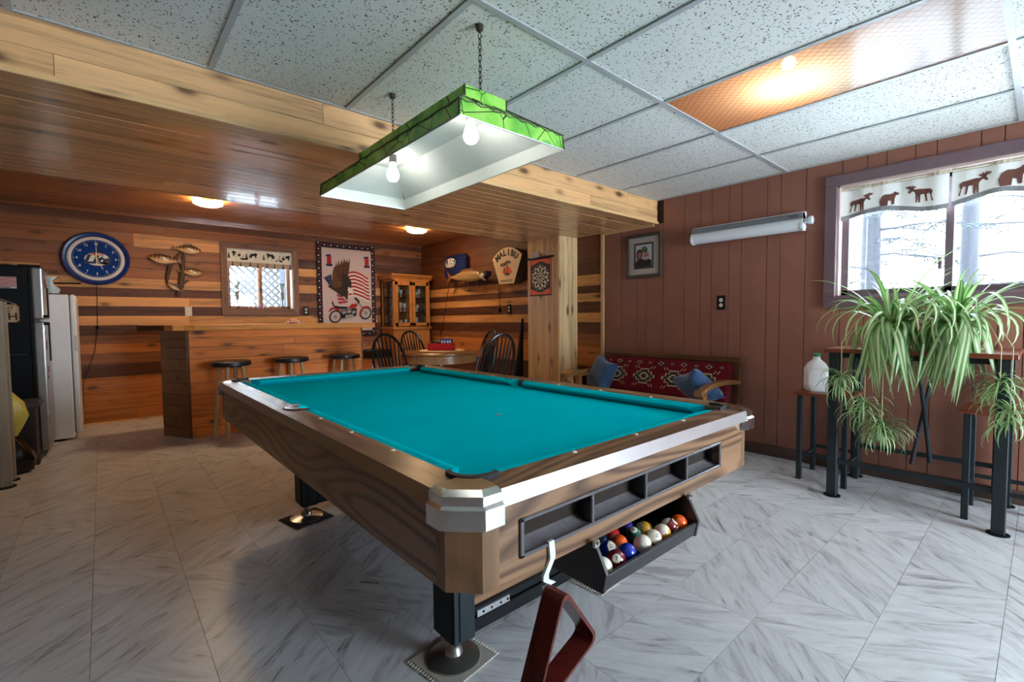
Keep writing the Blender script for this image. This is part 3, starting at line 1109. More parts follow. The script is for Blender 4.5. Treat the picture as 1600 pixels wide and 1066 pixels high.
wht = plain('ball_ivory', C(236, 226, 206), .12, .03, coat=.5)
BC = dict(maroon=C(116, 28, 40), blue=C(18, 52, 168), orange=C(236, 92, 24), green=C(14, 96, 66), gold=C(214, 154, 48), red=C(208, 34, 36), purple=C(58, 52, 150), dark=C(26, 44, 72), ivory=C(236, 226, 206))
balls = [('maroon', 0, '7', 1.009, .738, 'maroon seven ball at the near end of the tray front row'), ('blue', 0, '2', 1.061, .740, 'blue solid ball in the tray front row beside the maroon ball'),
         ('ivory', 0, '', 1.136, .740, 'plain cream ball in the middle of the tray front row'), ('red', 1, '11', 1.187, .738, 'red and cream striped ball in the tray front row'),
         ('gold', 1, '9', 1.240, .740, 'mostly cream striped ball right of the red stripe ball'), ('maroon', 1, '15', 1.294, .748, 'maroon striped cream ball near the right tray end'),
         ('orange', 0, '5', 1.339, .742, 'orange ball at the far right end of the tray'), ('blue', 1, '10', 1.035, .784, 'blue and white striped ball behind the maroon seven ball'),
         ('orange', 0, '13', 1.088, .786, 'orange ball behind the blue solid ball on the left'), ('green', 0, '6', 1.162, .786, 'green solid ball in the second tray row'),
         ('gold', 0, '1', 1.2155, .786, 'yellow gold ball in the second tray row'), ('dark', 0, '4', 1.061, .8305, 'dark navy ball in the shaded back row of the tray'),
         ('red', 0, '3', 1.115, .832, 'red ball in the shaded back row of the tray'), ('purple', 0, '12', 1.189, .832, 'purple blue ball in the shaded back row of the tray'),
         ('ivory', 0, '', .9515, .738, 'white cue ball tucked against the left tray end')]
for nm, stripe, num, x, y, lab in balls:
    m = MB()
    nu, nv = 28, 16
    m.sphere((0, 0, 0), BR, nu, nv)
    m.mi = [0] * len(m.f)
    if stripe:
        for i, f in enumerate(m.f):
            z = sum(m.v[q][2] for q in f) / len(f)
            if abs(z) > BR * .5:
                m.mi[i] = 1
    me = m.mesh('ball', True, angle=3)
    me.materials.append(ball_mats(nm, BC[nm]))
    me.materials.append(wht)
    b = link('billiard_ball', me, None, (x, y, .4455 + BR))
    tag(b, lab, 'billiard ball', 'billiard balls in the tray')
    if num:
        # number disc, a cap standing a hair proud; 7 turned towards the viewer
        cap = MB().lathe([((BR + .0002) * sin(a), (BR + .0002) * cos(a)) for a in [0, .12, .24, .36, .45]], n=20).build('number_disc', wht, b, True, angle=3)
        t = text(num, .0135, M['ink'], cap, (0, 0, BR + .0003), (0, 0, 0), .0003, 'number')
        d = Vector((-.62, -.55, .56)) if num == '7' else Vector((RND.uniform(-1, 1), RND.uniform(-1, .4), RND.uniform(-.2, 1)))
        if num in ('6',):
            d = Vector((-.35, -.2, .9))
        d.normalize()
        zax = d
        xax = Vector((0, 0, 1)).cross(zax).normalized()
        yax = zax.cross(xax)
        cap.rotation_euler = Matrix((xax, yax, zax)).transposed().to_euler()
        if stripe:
            b.rotation_euler = (RND.uniform(-1.2, 1.2), RND.uniform(-1.2, 1.2), RND.uniform(0, 6))

# ---- triangle rack hanging from the hook
T, R_, B_ = Vector((.735, .70, .530)), Vector((.905, .742, .318)), Vector((.637, .705, .268))
nrm = (R_ - T).cross(B_ - T).normalized()
if nrm.y > 0:
    nrm = -nrm
pts = []
for i, (a, b, c) in enumerate(((T, B_, R_), (B_, R_, T), (R_, T, B_))):
    # rounded corner at a, coming from c going to b
    u1, u2 = (c - a).normalized(), (b - a).normalized()
    rad = .045
    s0, s1 = a + u1 * rad, a + u2 * rad
    for k in range(7):
        t = k / 6
        pts.append((1 - t) ** 2 * s0 + 2 * t * (1 - t) * a + t * t * s1)
cen = (T + R_ + B_) / 3
orig = T.copy()
rings = []
for q in pts:
    inn = q + (cen - q).normalized() * .0135
    hd = .026
    rings.append([tuple(q - nrm * hd - orig), tuple(q + nrm * hd - orig), tuple(inn + nrm * hd - orig), tuple(inn - nrm * hd - orig)])
rings.append(rings[0])
rk = MB().loft(rings, cap=False).build('triangle_rack', M['rackwood'], None, True, bevel=.0, loc=tuple(orig), angle=.9)
tag(rk, 'dark red wooden triangle ball rack hanging on white hook', 'ball rack')

# ================================================================== HANGING LAMP
lampx, lampy = 1.125, 1.88
lamp = thing('pendant_lamp', 'long bright green pool table lamp hung on two chains', 'lamp', (lampx, lampy, 1.768))
gm = NT('painted_green_glass')
p, oi = gm.randpos()
vo = gm.n('ShaderNodeTexVoronoi', feature='DISTANCE_TO_EDGE')
vo.inputs['Scale'].default_value = 7.5
gm.l(p, vo.inputs['Vector'])
lead = gm.ramp(vo.outputs[0], [(.006, 1.), (.016, 0.)])
nz = gm.noise(p, 9., 3)
gcol = gm.ramp(nz, [(.35, C(92, 172, 60)), (.5, C(136, 204, 78)), (.62, C(160, 214, 96)), (.75, C(40, 162, 80))])
gm.col(gm.mix(lead, gcol, C(30, 62, 22)))
gm.set(rough=.25)
inw = plain('lamp_white_inside', C(206, 210, 204), .55, .04)


def frus(m, z0, hx0, hy0, z1, hx1, hy1):
    a = [(-hx0, -hy0, z0), (hx0, -hy0, z0), (hx0, hy0, z0), (-hx0, hy0, z0)]
    b = [(-hx1, -hy1, z1), (hx1, -hy1, z1), (hx1, hy1, z1), (-hx1, hy1, z1)]
    m.add(a + b, [(i, (i + 1) % 4, 4 + (i + 1) % 4, 4 + i) for i in range(4)])


hx, hy = .245, .63
tx_, ty_ = .10, .46
frus_o = MB(); frus(frus_o, 0, hx, hy, .055, hx - .004, hy - .004); frus_o.build('skirt', gm.m, lamp)
so = MB(); frus(so, .055, hx - .004, hy - .004, .165, tx_, ty_); so.build('sloped_shade', gm.m, lamp)
cr = MB(); frus(cr, .165, tx_, ty_, .205, tx_, ty_); cr.add([(-tx_, -ty_, .205), (tx_, -ty_, .205), (tx_, ty_, .205), (-tx_, ty_, .205)], [(0, 1, 2, 3)]); cr.build('crown', gm.m, lamp)
ii = MB(); frus(ii, .0, hx - .003, hy - .003, .055, hx - .007, hy - .007); frus(ii, .055, hx - .007, hy - .007, .16, tx_ - .004, ty_ - .004)
ii.add([(-tx_ + .004, -ty_ + .004, .16), (tx_ - .004, -ty_ + .004, .16), (tx_ - .004, ty_ - .004, .16), (-tx_ + .004, ty_ - .004, .16)], [(0, 1, 2, 3)])
ii.build('white_lining', inw, lamp)
rm = MB()
for a, b in (((-hx, -hy), (hx, -hy)), ((hx, -hy), (hx, hy)), ((hx, hy), (-hx, hy)), ((-hx, hy), (-hx, -hy))):
    rm.cyl((a[0], a[1], 0), (b[0], b[1], 0), .003, n=6)
rm.build('rim_wire', M['alu'], lamp)
# leaded seams and painted lettering band
sm = MB()
for sx in (-1, 1):
    for sy in (-1, 1):
        sm.tube([(sx * hx, sy * hy, .0), (sx * (hx - .004), sy * (hy - .004), .055), (sx * tx_, sy * ty_, .165), (sx * tx_, sy * ty_, .205)], .004, 6)
    sm.tube([(sx * (hx - .002), y_ * hy / 10, .053 + .004 * (-1) ** y_) for y_ in range(-10, 11)], .0018, 5)
for sy in (-1, 1):
    sm.tube([(x_ * hx / 8, sy * (hy - .002), .053 + .004 * (-1) ** x_) for x_ in range(-8, 9)], .0018, 5)
sm.build('lead_seams', plain('dark_green_lead', C(58, 70, 40), .5), lamp)
for sx, sy, ln in ((-1, 0, .5), (0, -1, .14)):
    m = MB()
    for k in range(26 if sx else 9):
        t = -ln + 2 * ln * k / (25 if sx else 8)
        h0 = .082 + .01 * sin(k * 2.1)
        h1 = h0 + .038 + .012 * sin(k * 1.7)
        f = lambda z: (hx - .004) + (tx_ - hx + .004) * (z - .055) / .11
        g_ = lambda z: (hy - .004) + (ty_ - hy + .004) * (z - .055) / .11
        dt = .012 if k % 2 else -.006
        if sx:
            m.tube([(-f(h0) - .002, t, h0), (-f(h1) - .002, t + dt, h1)], .0026, 5)
        else:
            m.tube([(t, -g_(h0) - .002, h0), (t + dt, -g_(h1) - .002, h1)], .0026, 5)
    tag(m.build('painted_script', plain('brown_script', C(92, 84, 52), .5), lamp), kind='stuff')
for yy in (1.50, 2.15):
    sk = MB().lathe([(.0, .16), (.019, .16), (.019, .125), (.014, .122)], (1.11 - lampx, yy - lampy, 0), 16).build('bulb_socket', M['plasticg'], lamp, True)
    MB().lathe([(.012, .125), (.014, .112), (.024, .088), (.03, .066), (.028, .05), (.018, .037), (.0, .032)], (1.11 - lampx, yy - lampy, 0), 20).build('bulb', M['bulb'], sk, True)
# chains
lnk = MB()
for i in range(20):
    a = 2 * PI * i / 20
lnkpts = [(0, .0055 * cos(2 * PI * i / 14), .013 * sin(2 * PI * i / 14)) for i in range(15)]
lme = MB().tube(lnkpts, .0017, 6, cap=False).mesh('chain_link', True)
lme.materials.append(plain('dark_chain', C(60, 54, 46), .4, metal=.8))
for yy in (1.45, 2.16):
    ch = MB().lathe([(.0, H + .006 - 1.768), (.016, H + .005 - 1.768), (.014, H - .012 - 1.768), (.004, H - .02 - 1.768)], (1.12 - lampx, yy - lampy, 0), 14).build('chain_hook', plain('dark_hook', C(60, 52, 44), .5), lamp, True)
    z = H - .025 - 1.768
    k = 0
    while z > .205:
        link('chain_link', lme, ch, (1.12 - lampx, yy - lampy, z - .009), (0, 0, PI / 2 * (k % 2) + .4))
        z -= .0205
        k += 1

# ================================================================== RECESSED CEILING LIGHT
rl = thing('ceiling_light_panel', 'recessed ceiling light behind a clear prismatic cover', 'ceiling light', ((PX0 + PX1) / 2, (PY0 + PY1) / 2, H))
a, b = (PX1 - PX0) / 2 - .012, (PY1 - PY0) / 2 - .012
bx_ = MB().box(-a, a, -b, b, .19, .2).box(-a - .01, -a, -b, b, .006, .2).box(a, a + .01, -b, b, .006, .2).box(-a, a, -b - .01, -b, .006, .2).box(-a, a, b, b + .01, .006, .2)
bx_.build('housing', plain('raw_joist_wood', C(176, 122, 78), .7, .25, 8), rl)
MB().sheet(lambda u, v: (-a + .03 + (2 * a - .03) * u, -b + .01 + v * b * 1.05, .17 - .14 * u + .014 * sin(9 * v) * sin(7 * u)), 12, 12, .003, (0, 0, 1)).build('white_plastic_sheet', plain('white_sheet', C(236, 238, 240), .6), rl)
MB().sphere((.0, .12, .11), .03, 14, 10).build('bulb', M['warmbulb'], rl, True)
MB().cyl((0, .12, .14), (0, .12, .19), .016, n=12).build('socket', M['black'], rl)
MB().tube([(-.1, -.28, .16), (.02, -.33, .03), (.14, -.36, .02), (.28, -.3, .02)], .012, 8).build('cable', plain('brown_cable', C(120, 72, 48), .6), rl)
cv = NT('prismatic_cover')
p, oi = cv.randpos()
tr = cv.n('ShaderNodeBsdfTransparent')
dfu = cv.n('ShaderNodeBsdfTranslucent')
gls = cv.n('ShaderNodeBsdfGlossy')
gls.inputs['Roughness'].default_value = .15
sepx = cv.n('ShaderNodeSeparateXYZ')
cv.l(p, sepx.inputs[0])
l1 = cv.math('PINGPONG', cv.math('MULTIPLY', cv.math('ADD', sepx.outputs[0], sepx.outputs[1]), 46.), 1.)
l2 = cv.math('PINGPONG', cv.math('MULTIPLY', cv.math('SUBTRACT', sepx.outputs[0], sepx.outputs[1]), 46.), 1.)
ln_ = cv.math('MAXIMUM', cv.math('GREATER_THAN', l1, .9), cv.math('GREATER_THAN', l2, .9))
tc = cv.mix(ln_, (.97, .93, .88, 1), (.6, .5, .42, 1))
cv.l(tc, tr.inputs[0])
cv.l(tc, dfu.inputs[0])
m1 = cv.n('ShaderNodeMixShader'); m1.inputs[0].default_value = .86
cv.l(tr.outputs[0], m1.inputs[1]); cv.l(dfu.outputs[0], m1.inputs[2])
m2 = cv.n('ShaderNodeMixShader'); m2.inputs[0].default_value = .05
cv.l(m1.outputs[0], m2.inputs[1]); cv.l(gls.outputs[0], m2.inputs[2])
cv.l(m2.outputs[0], cv.out.inputs[0])
MB().box(-a, a, -b, b, .006, .0075).build('prismatic_cover', cv.m, rl)

# ================================================================== BAR
bar = thing('home_bar', 'knotty pine home bar with thick live-edge top', 'bar', (.60, 5.376, 0))
bl, bz = 1.735, 1.035
# local: front face y=0, x 0..bl ; left side slants back to (-.16,.35)
MB().prism([(.012, .02), (bl - .02, .02), (bl - .02, .5), (-.13, .5), (-.13, .36)], .02, bz, 'Z').build('bar_core', M['backing'], bar)
zr = [.0, .095, .20, .31, .42, .53, .645, .76, .87, .955, bz]
for z0, z1 in zip(zr, zr[1:]):
    xs_ = [0, bl] if RND.random() < .6 else [0, RND.uniform(.6, 1.2), bl]
    for p, q in zip(xs_, xs_[1:]):
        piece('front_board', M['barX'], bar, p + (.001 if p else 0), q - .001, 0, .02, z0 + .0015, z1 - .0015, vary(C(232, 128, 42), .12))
ang = math.atan2(.35, -.17)
ln = math.hypot(.35, .17)
sidebox = unit_box(M['barX'])
sm_ = wood('bar_side_pine', 'Y', None, .35, .6, .45, kcol=C(60, 28, 12))
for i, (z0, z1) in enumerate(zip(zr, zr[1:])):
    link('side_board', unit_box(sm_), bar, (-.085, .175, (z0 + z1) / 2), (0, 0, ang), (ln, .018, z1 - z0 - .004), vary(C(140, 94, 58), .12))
MB().box(-.004, .016, -.006, .018, 0, bz).build('corner_strip', M['barnZ'], bar).color = C(96, 52, 24)
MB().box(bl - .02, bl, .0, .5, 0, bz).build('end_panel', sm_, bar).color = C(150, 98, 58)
# live-edge top
tp = []
for i in range(25):
    t = i / 24
    tp.append((-.11 + (bl + .22) * t, -.10 + .012 * sin(t * 11) + .008 * sin(t * 29) + (.03 if t < .06 else 0)))
tp += [(bl + .13, .5), (-.33, .5), (-.26, .2)]
o = MB().prism(tp, bz, bz + .055, 'Z').build('bar_top', M['barX'], bar, bevel=.008, seg=2)
o.color = C(226, 144, 62)
MB().prism([(-.36, .18), (-.10, -.02), (-.05, .06), (-.27, .42)], bz + .002, bz + .05, 'Z').build('bark_edge', M['barnZ'], bar).color = C(70, 40, 22)
# candle dish on the bar
cd_ = thing('candle_dish', 'glass dish with a peach candle on the bar', 'candle', (1.63, 5.62, bz + .055))
MB().lathe([(0, .0), (.07, .0), (.085, .01), (.082, .012), (.065, .005), (0, .004)], n=24).build('dish', M['vaseglass'], cd_, True)
MB().lathe([(0, .005), (.034, .005), (.036, .05), (.03, .056), (0, .054)], n=20).build('candle', plain('peach_wax', C(232, 164, 128), .5), cd_, True)
MB().cyl((0, 0, .054), (0, 0, .064), .001, n=5).build('wick', M['ink'], cd_)
for sx in (-1, 1):
    MB().sphere((sx * .055, 0, .018), .014, 10, 8).build('wax_ball', M['white'], cd_, True)

# ---- bar stools
bs = thing('bar_stool', 'pale wood bar stool with black round seat, nearest the bar corner', 'stool', (.915, 5.12, 0), .3, 'bar stools along the bar')
MB().lathe([(0, .745), (.15, .745), (.168, .735), (.17, .705), (.16, .695), (0, .695)], n=28).build('seat', plain('black_vinyl', C(30, 30, 34), .42, .2, 40), bs, True)
for i in range(4):
    a = PI / 4 + i * PI / 2
    MB().cyl((.165 * cos(a), .165 * sin(a), 0), (.10 * cos(a), .10 * sin(a), .70), .0195, .0165, 12).build('leg', M['stoolwood'], bs, True)
for i in range(4):
    a, b = PI / 4 + i * PI / 2, PI / 4 + (i + 1) * PI / 2
    h = .28 if i % 2 else .40
    r_ = .165 - .065 * h / .7
    MB().cyl((r_ * cos(a), r_ * sin(a), h), (r_ * cos(b), r_ * sin(b), h), .009, n=8).build('rung', M['stoolwood'], bs, True)
for x, y, a, lab in ((1.47, 5.18, .5, 'pale wood bar stool with black round seat, middle of three'), (2.035, 5.19, .15, 'pale wood bar stool with black round seat, farthest from the fridge')):
    c_ = copy_tree(bs)
    c_.location = (x, y, 0)
    c_.rotation_euler = (0, 0, a)
    c_['label'] = lab

# ---- black padded chair behind the bar end
bk = thing('padded_stool', 'black padded stool with thin steel legs past the bar end', 'stool', (2.82, 6.1, 0), .2)
MB().box(-.17, .17, -.17, .17, .60, .72).build('seat', plain('black_leather', C(18, 17, 18), .35, .2, 50), bk, bevel=.02, seg=2)
for sx in (-1, 1):
    for sy in (-1, 1):
        MB().cyl((sx * .16, sy * .16, 0), (sx * .15, sy * .15, .6), .009, n=8).build('leg', M['steel'], bk)
MB().box(-.16, .16, -.165, -.155, .22, .235).box(-.16, .16, .155, .165, .22, .235).box(-.165, -.155, -.16, .16, .22, .235).box(.155, .165, -.16, .16, .22, .235).build('foot_rail', M['steel'], bk)

# ================================================================== ROUND TABLE
rt = thing('round_table', 'round wooden pedestal table with pale cloth in the corner', 'table', (2.97, 4.68, 0))
MB().lathe([(0, .715), (.44, .715), (.47, .728), (.47, .742), (.46, .75), (0, .75)], n=48).build('tabletop', M['tabletopw'], rt, True)
MB().lathe([(.42, .63), (.43, .63), (.43, .716), (.42, .716)], n=48).build('apron', wood('apron_wood', 'Z', C(160, 116, 76), .25, 0, .25), rt, True)
MB().lathe([(0, .63), (.07, .63), (.075, .5), (.10, .42), (.085, .3), (.06, .22), (.09, .16), (.09, .09), (0, .09)], n=24).build('pedestal', M['tabletopw'], rt, True)
for i in range(4):
    a = PI / 4 + i * PI / 2
    u_, v_ = cos(a), sin(a)
    MB().tube([(.05 * u_, .05 * v_, .16), (.16 * u_, .16 * v_, .15), (.28 * u_, .28 * v_, .08), (.36 * u_, .36 * v_, .028)], [.04, .038, .03, .028], 8).build('foot', M['tabletopw'], rt, True)
tc = MB().lathe([(0, .0), (.27, .0), (.275, .002), (.27, .004), (0, .004)], n=40).build('table_mat', plain('cream_table_mat', C(226, 204, 168), .8), None, loc=(3.05, 4.76, .7505))
tag(tc, 'round cream mat lying on the wooden table', 'table mat')
rb = thing('red_box', 'open red box of odds and ends on the cream mat', 'box', (3.06, 4.78, .755), -.72)
MB().box(-.15, .15, -.1, .1, 0, .006).box(-.15, .15, -.1, -.094, 0, .085).box(-.15, .15, .094, .1, 0, .085).box(-.15, -.144, -.1, .1, 0, .085).box(.144, .15, -.1, .1, 0, .085).build('tray', M['red'], rb)
bxl = MB().box(.0, .14, -.085, -.03, .01, .135).build('printed_carton', plain('blue_carton', C(40, 56, 130), .5), rb)
for k, (w_, h_) in enumerate(((.02, .028), (.016, .03), (.022, .028), (.014, .03))):
    MB().box(.012 + k * .032, .012 + k * .032 + w_, -.0865, -.085, .09, .09 + h_).build('white_print', M['white'], bxl)
for k in range(4):
    MB().box(-.02 + k * .022, -.012 + k * .022, -.06, .05, .03, .17).build('card', plain('tan_card', C(206, 176, 136), .7), rb, rot=(0, .5, 0))
MB().lathe([(.035 + .008 * cos(a), .075 + .008 * sin(a)) for a in [2 * PI * i / 8 for i in range(9)]], (-.09, .0, .03), 20).build('black_strap', M['black'], rb, True)
MB().sphere((-.06, -.03, .07), .04, 12, 8).build('dark_pouch', M['plasticd'], rb, True)
MB().box(-.13, -.02, .01, .08, .02, .1).build('brown_packet', plain('brown_packet', C(150, 100, 70), .6), rb, rot=(.2, 0, 0))

# ---- windsor chairs
CH = thing('windsor_chair', 'black hoop-back chair left of the round table', 'chair', (2.36, 4.50, 0), 2.2, 'black hoop-back chairs around the round table')
# local: faces -y? seat centre at 0, back at +y
seat = MB()
ring = [(.21 * cos(a) * (1 + .06 * cos(2 * a)), .20 * sin(a), 0) for a in [2 * PI * i / 24 for i in range(24)]]
seat.loft([[(x, y, .425) for x, y, z in ring], [(x * 1.04, y * 1.04, .44) for x, y, z in ring], [(x * .97, y * .97, .455) for x, y, z in ring]])
seat.build('seat', M['blackm'], CH, True)
for sx in (-1, 1):
    for sy in (-1, 1):
        MB().cyl((sx * .2, sy * .19, 0), (sx * .13, sy * .12, .43), .013, .017, 10).build('leg', M['blackm'], CH, True)
for sx in (-1, 1):
    MB().cyl((sx * .175, -.165, .17), (sx * .175, .165, .17), .01, n=8).build('stretcher', M['blackm'], CH, True)
MB().cyl((-.175, 0, .17), (.175, 0, .17), .01, n=8).build('stretcher', M['blackm'], CH, True)


def hoop(t):
    a = PI * t
    x = -.18 * cos(a) * (1 + .10 * sin(a))
    h = .53 * (sin(a) ** .55 if sin(a) > 0 else 0)
    return (x, .155 + .16 * h / .53, .445 + h)


MB().tube([hoop(i / 24) for i in range(25)], .0145, 8).build('hoop', M['blackm'], CH, True)
for i in range(7):
    x0 = -.12 + .04 * i
    t = .5 + (i - 3) * .075
    e_ = hoop(t)
    MB().tube([(x0 * .8, .165, .45), ((x0 * .8 + e_[0]) / 2, (.165 + e_[1]) / 2 + .004, (.45 + e_[2]) / 2), e_], [.008, .011, .006], 8).build('spindle', M['blackm'], CH, True)
for (x, y, a, lab) in ((2.95, 4.98, .12, 'black hoop-back chair behind the table before the cabinet'), (2.98, 3.80, 3.0, 'black hoop-back chair with its back to the pool table'),
                       (3.42, 4.66, -PI / 2 - .1, 'black hoop-back chair between the round table and the board wall')):
    c_ = copy_tree(CH)
    c_.location = (x, y, 0)
    c_.rotation_euler = (0, 0, a)
    c_['label'] = lab

# ================================================================== HUTCH
hu = thing('display_cabinet', 'honey oak glass-door display cabinet in the back corner', 'cabinet', (3.58, 6.60, 0))
# local x -.31..31, y -.2..2
MB().box(-.32, .32, -.2, .2, .0, .06).build('plinth', M['honeyX'], hu)
MB().box(-.31, .31, -.19, .2, .06, .98).build('base_body', M['honeyZ'], hu)
for sx in (-1, 1):
    x0, x1 = sorted((sx * .012, sx * .29))
    d_ = MB().box(x0, x1, -.212, -.19, .1, .95).build('base_door', M['honeyZ'], hu, bevel=.004)
    MB().box(x0 + .05, x1 - .05, -.218, -.212, .16, .89).build('door_panel', M['honeyZ'], d_, bevel=.005)
    MB().sphere((sx * .035, -.225, .6), .011, 10, 8).build('knob', M['brass'], d_, True)
MB().box(-.335, .335, -.22, .2, .98, 1.015).build('waist_moulding', M['honeyX'], hu, bevel=.006)
up = MB().box(-.31, .31, .185, .2, 1.015, 1.74).box(-.31, .31, -.2, .2, 1.70, 1.74)
for sx in (-1, 1):
    for yy in (-.2, .17):
        x0, x1 = sorted((sx * .31, sx * .285))
        up.box(x0, x1, yy, yy + .03, 1.015, 1.72)
up.build('upper_frame', M['honeyZ'], hu)
for sx in (-1, 1):
    MB().box(sx * .298 - .002, sx * .298 + .002, -.17, .17, 1.03, 1.70).build('side_glass', M['glass'], hu)
for z in (1.24, 1.46):
    MB().box(-.285, .285, -.16, .18, z, z + .008).build('glass_shelf', M['vaseglass'], hu)
for sx in (-1, 1):
    x0, x1 = sorted((sx * .005, sx * .285))
    dm = MB().box(x0, x0 + .045, -.215, -.19, 1.03, 1.70).box(x1 - .045, x1, -.215, -.19, 1.03, 1.70).box(x0, x1, -.215, -.19, 1.03, 1.08).box(x0, x1, -.215, -.19, 1.645, 1.70)
    d_ = dm.build('glass_door', M['honeyZ'], hu, bevel=.003)
    MB().box(x0 + .045, x1 - .045, -.204, -.2, 1.08, 1.645).build('pane', M['glass'], d_)
    MB().sphere((sx * .025, -.222, 1.36), .009, 8, 6).build('knob', M['brass'], d_, True)
MB().prism([(-.19, 1.74), (-.235, 1.795), (-.235, 1.81), (.2, 1.81), (.2, 1.74)], -.345, .345, 'X').build('crown_moulding', M['honeyX'], hu)
# glassware inside
gi = 0
for z in (1.02, 1.249, 1.469):
    for x in (-.21, -.13, -.05, .07, .15, .22):
        gi += 1
        k = RND.random()
        gh = RND.uniform(.09, .16)
        gs = plain('crystal_%d' % (gi % 3), [C(226, 222, 214), C(190, 186, 180), C(220, 196, 160)][gi % 3], .15, .3, 60)
        o = MB().lathe([(0, 0), (.026, 0), (.008, .012), (.007, gh * .4), (.024, gh * .55), (.028, gh), (.024, gh), (.018, gh * .6), (0, gh * .5)], n=12).build('glassware', gs, None, True, loc=(3.58 + x, 6.6 + RND.uniform(-.1, .08), z))
        shelf = {1.02: 'bottom', 1.249: 'middle', 1.469: 'top'}[z]
        tag(o, 'stemmed glass on the %s shelf of the display cabinet' % shelf, 'glass', 'glassware on the cabinet %s shelf' % shelf)

# ---- slim dark case leaning behind the column
cs = thing('soft_case', 'slim dark green soft case leaning behind the pine column', 'case', (3.86, 4.30, 0))
rings = []
for z, w_, d_, ox in ((0, .075, .05, -.02), (.15, .08, .055, -.015), (.5, .06, .045, .02), (.8, .035, .03, .05), (1.05, .022, .02, .075), (1.13, .012, .012, .085)):
    rings.append([(ox + w_ * cos(a), d_ * sin(a), z) for a in [2 * PI * i / 14 for i in range(14)]])
MB().loft(rings).build('sleeve', plain('dark_green_canvas', C(28, 34, 28), .8, .2, 40), cs, True)
MB().tube([(-.03, -.05, .3), (-.02, -.09, .45), (.02, -.07, .6)], .008, 6).build('strap', M['black'], cs)

# ================================================================== BENCH
be = thing('settee', 'wooden settee with dark red southwestern upholstery', 'settee', (3.62, 2.28, 0))
# local: y along wall (-.68..+.72), x: back at +.34
y0, y1 = -.64, .72
fab = NT('red_woven_fabric')
p, oi = fab.randpos()
v = fab.noise(p, 260., 2)
v2 = fab.noise(p, 6., 3)
fab.col(fab.mix(fab.ramp(v2, [(.4, 0.), (.65, .5)]), fab.mix(1., C(112, 26, 38), fab.ramp(v, [(.3, .75), (.7, 1.15)]), 'MULTIPLY'), C(84, 22, 34)))
fab.set(rough=.9, spec=.1)


def bk_x(z):
    return .20 + (z - .42) * .36


bkm = MB()
bkm.hexa([(bk_x(.42) - .06, y0 + .05, .42), (bk_x(.42) + .03, y0 + .05, .42), (bk_x(.42) + .03, y1 - .05, .42), (bk_x(.42) - .06, y1 - .05, .42)],
         [(bk_x(.74) - .06, y0 + .05, .735), (bk_x(.74) + .02, y0 + .05, .735), (bk_x(.74) + .02, y1 - .05, .735), (bk_x(.74) - .06, y1 - .05, .735)])
bo = bkm.build('back_cushion', fab.m, be, bevel=.03, seg=3)
seat_o = MB().box(-.30, .2, y0 + .05, y1 - .05, .30, .415).build('seat_cushion', fab.m, be, bevel=.03, seg=3)
MB().box(-.30, .22, y0, y1, .22, .30).build('seat_frame', M['walnutX'], be)
MB().box(.285, .345, y0 - .01, y1 + .01, .735, .785).build('top_rail', M['walnutX'], be, bevel=.012, seg=2)
for yy in (y0, y1 - .05):
    MB().hexa([(.2, yy, 0), (.26, yy, 0), (.26, yy + .05, 0), (.2, yy + .05, 0)], [(.285, yy, .74), (.34, yy, .74), (.34, yy + .05, .74), (.285, yy + .05, .74)]).build('back_post', M['walnutZ'], be)
    MB().box(-.30, -.25, yy, yy + .05, 0, .56).build('front_post', wood('arm_wood%d' % (yy > 0), 'Z', C(140, 92, 52), .35, 0, .3), be, bevel=.01)
    am = []
    for i in range(14):
        t = i / 13
        x = .30 - .62 * t
        z = .60 + .02 * sin(t * PI) - (.03 * max(0, (t - .75) / .25) ** 2)
        am.append((x, z))
    am2 = am + [(-.345, .58), (-.355, .54), (-.33, .52), (-.29, .535), (-.27, .56)] + [(x, z - .035) for x, z in reversed(am[:-2])]
    MB().prism(am2, yy - .008, yy + .06, 'Y').build('arm_rest', wood('arm_rest%d' % (yy > 0), 'X', C(128, 86, 50), .35, 0, .3), be, bevel=.006)
# woven motifs standing a hair off the back cushion
cols = [plain('motif_cream', C(206, 180, 140), .9), plain('motif_green', C(34, 50, 46), .9), plain('motif_navy', C(40, 30, 62), .9)]


def on_back(y, z, off=.0015):
    return (bk_x(z) - .06 - off, y, z)


def motif(parent, cy, cz, s, pts, mt, off):
    m = MB()
    vs = [on_back(cy + a * s, cz + b * s, off) for a, b in pts]
    m.add(vs, [tuple(range(len(vs)))])
    return m


steps = [(-1, .15), (-.72, .15), (-.72, .45), (-.4, .45), (-.4, .75), (.4, .75), (.4, .45), (.72, .45), (.72, .15), (1, .15)]
cross = steps + [(-a, -b) for a, b in steps]
for cy in (-.40, -.10, .20, .50):
    for k, (s, mt) in enumerate(((.115, cols[0]), (.098, cols[1]), (.055, cols[0]), (.035, cols[2]))):
        motif(be, cy, .575, s, [(a, b * .8) for a, b in cross], mt, .0012 + k * .0006).build('woven_motif', mt, bo)
    for sy in (-1, 1):
        m = MB()
        for dz in (-.07, .07):
            for q in (0, 1):
                pp = [on_back(cy + sy * (.055 + q * .03), .575 + dz), on_back(cy + sy * (.075 + q * .03), .575 + dz * 1.35), on_back(cy + sy * (.081 + q * .03), .575 + dz * 1.3), on_back(cy + sy * (.061 + q * .03), .575 + dz * .95)]
                m.add(pp, [(0, 1, 2, 3)])
        m.build('woven_fleck', cols[0], bo)
for k in range(11):
    cy = -.52 + k * .113
    w_ = .034 if k % 2 else .02
    dpts = [(-1, 0), (0, .55), (1, 0), (0, -.55)]
    for q, (s, mt) in enumerate(((w_, cols[0]), (w_ * .7, cols[2 if k % 2 else 1]))):
        motif(be, cy, .698, s, dpts, mt, .0015 + q * .0006).build('woven_motif', mt, bo)
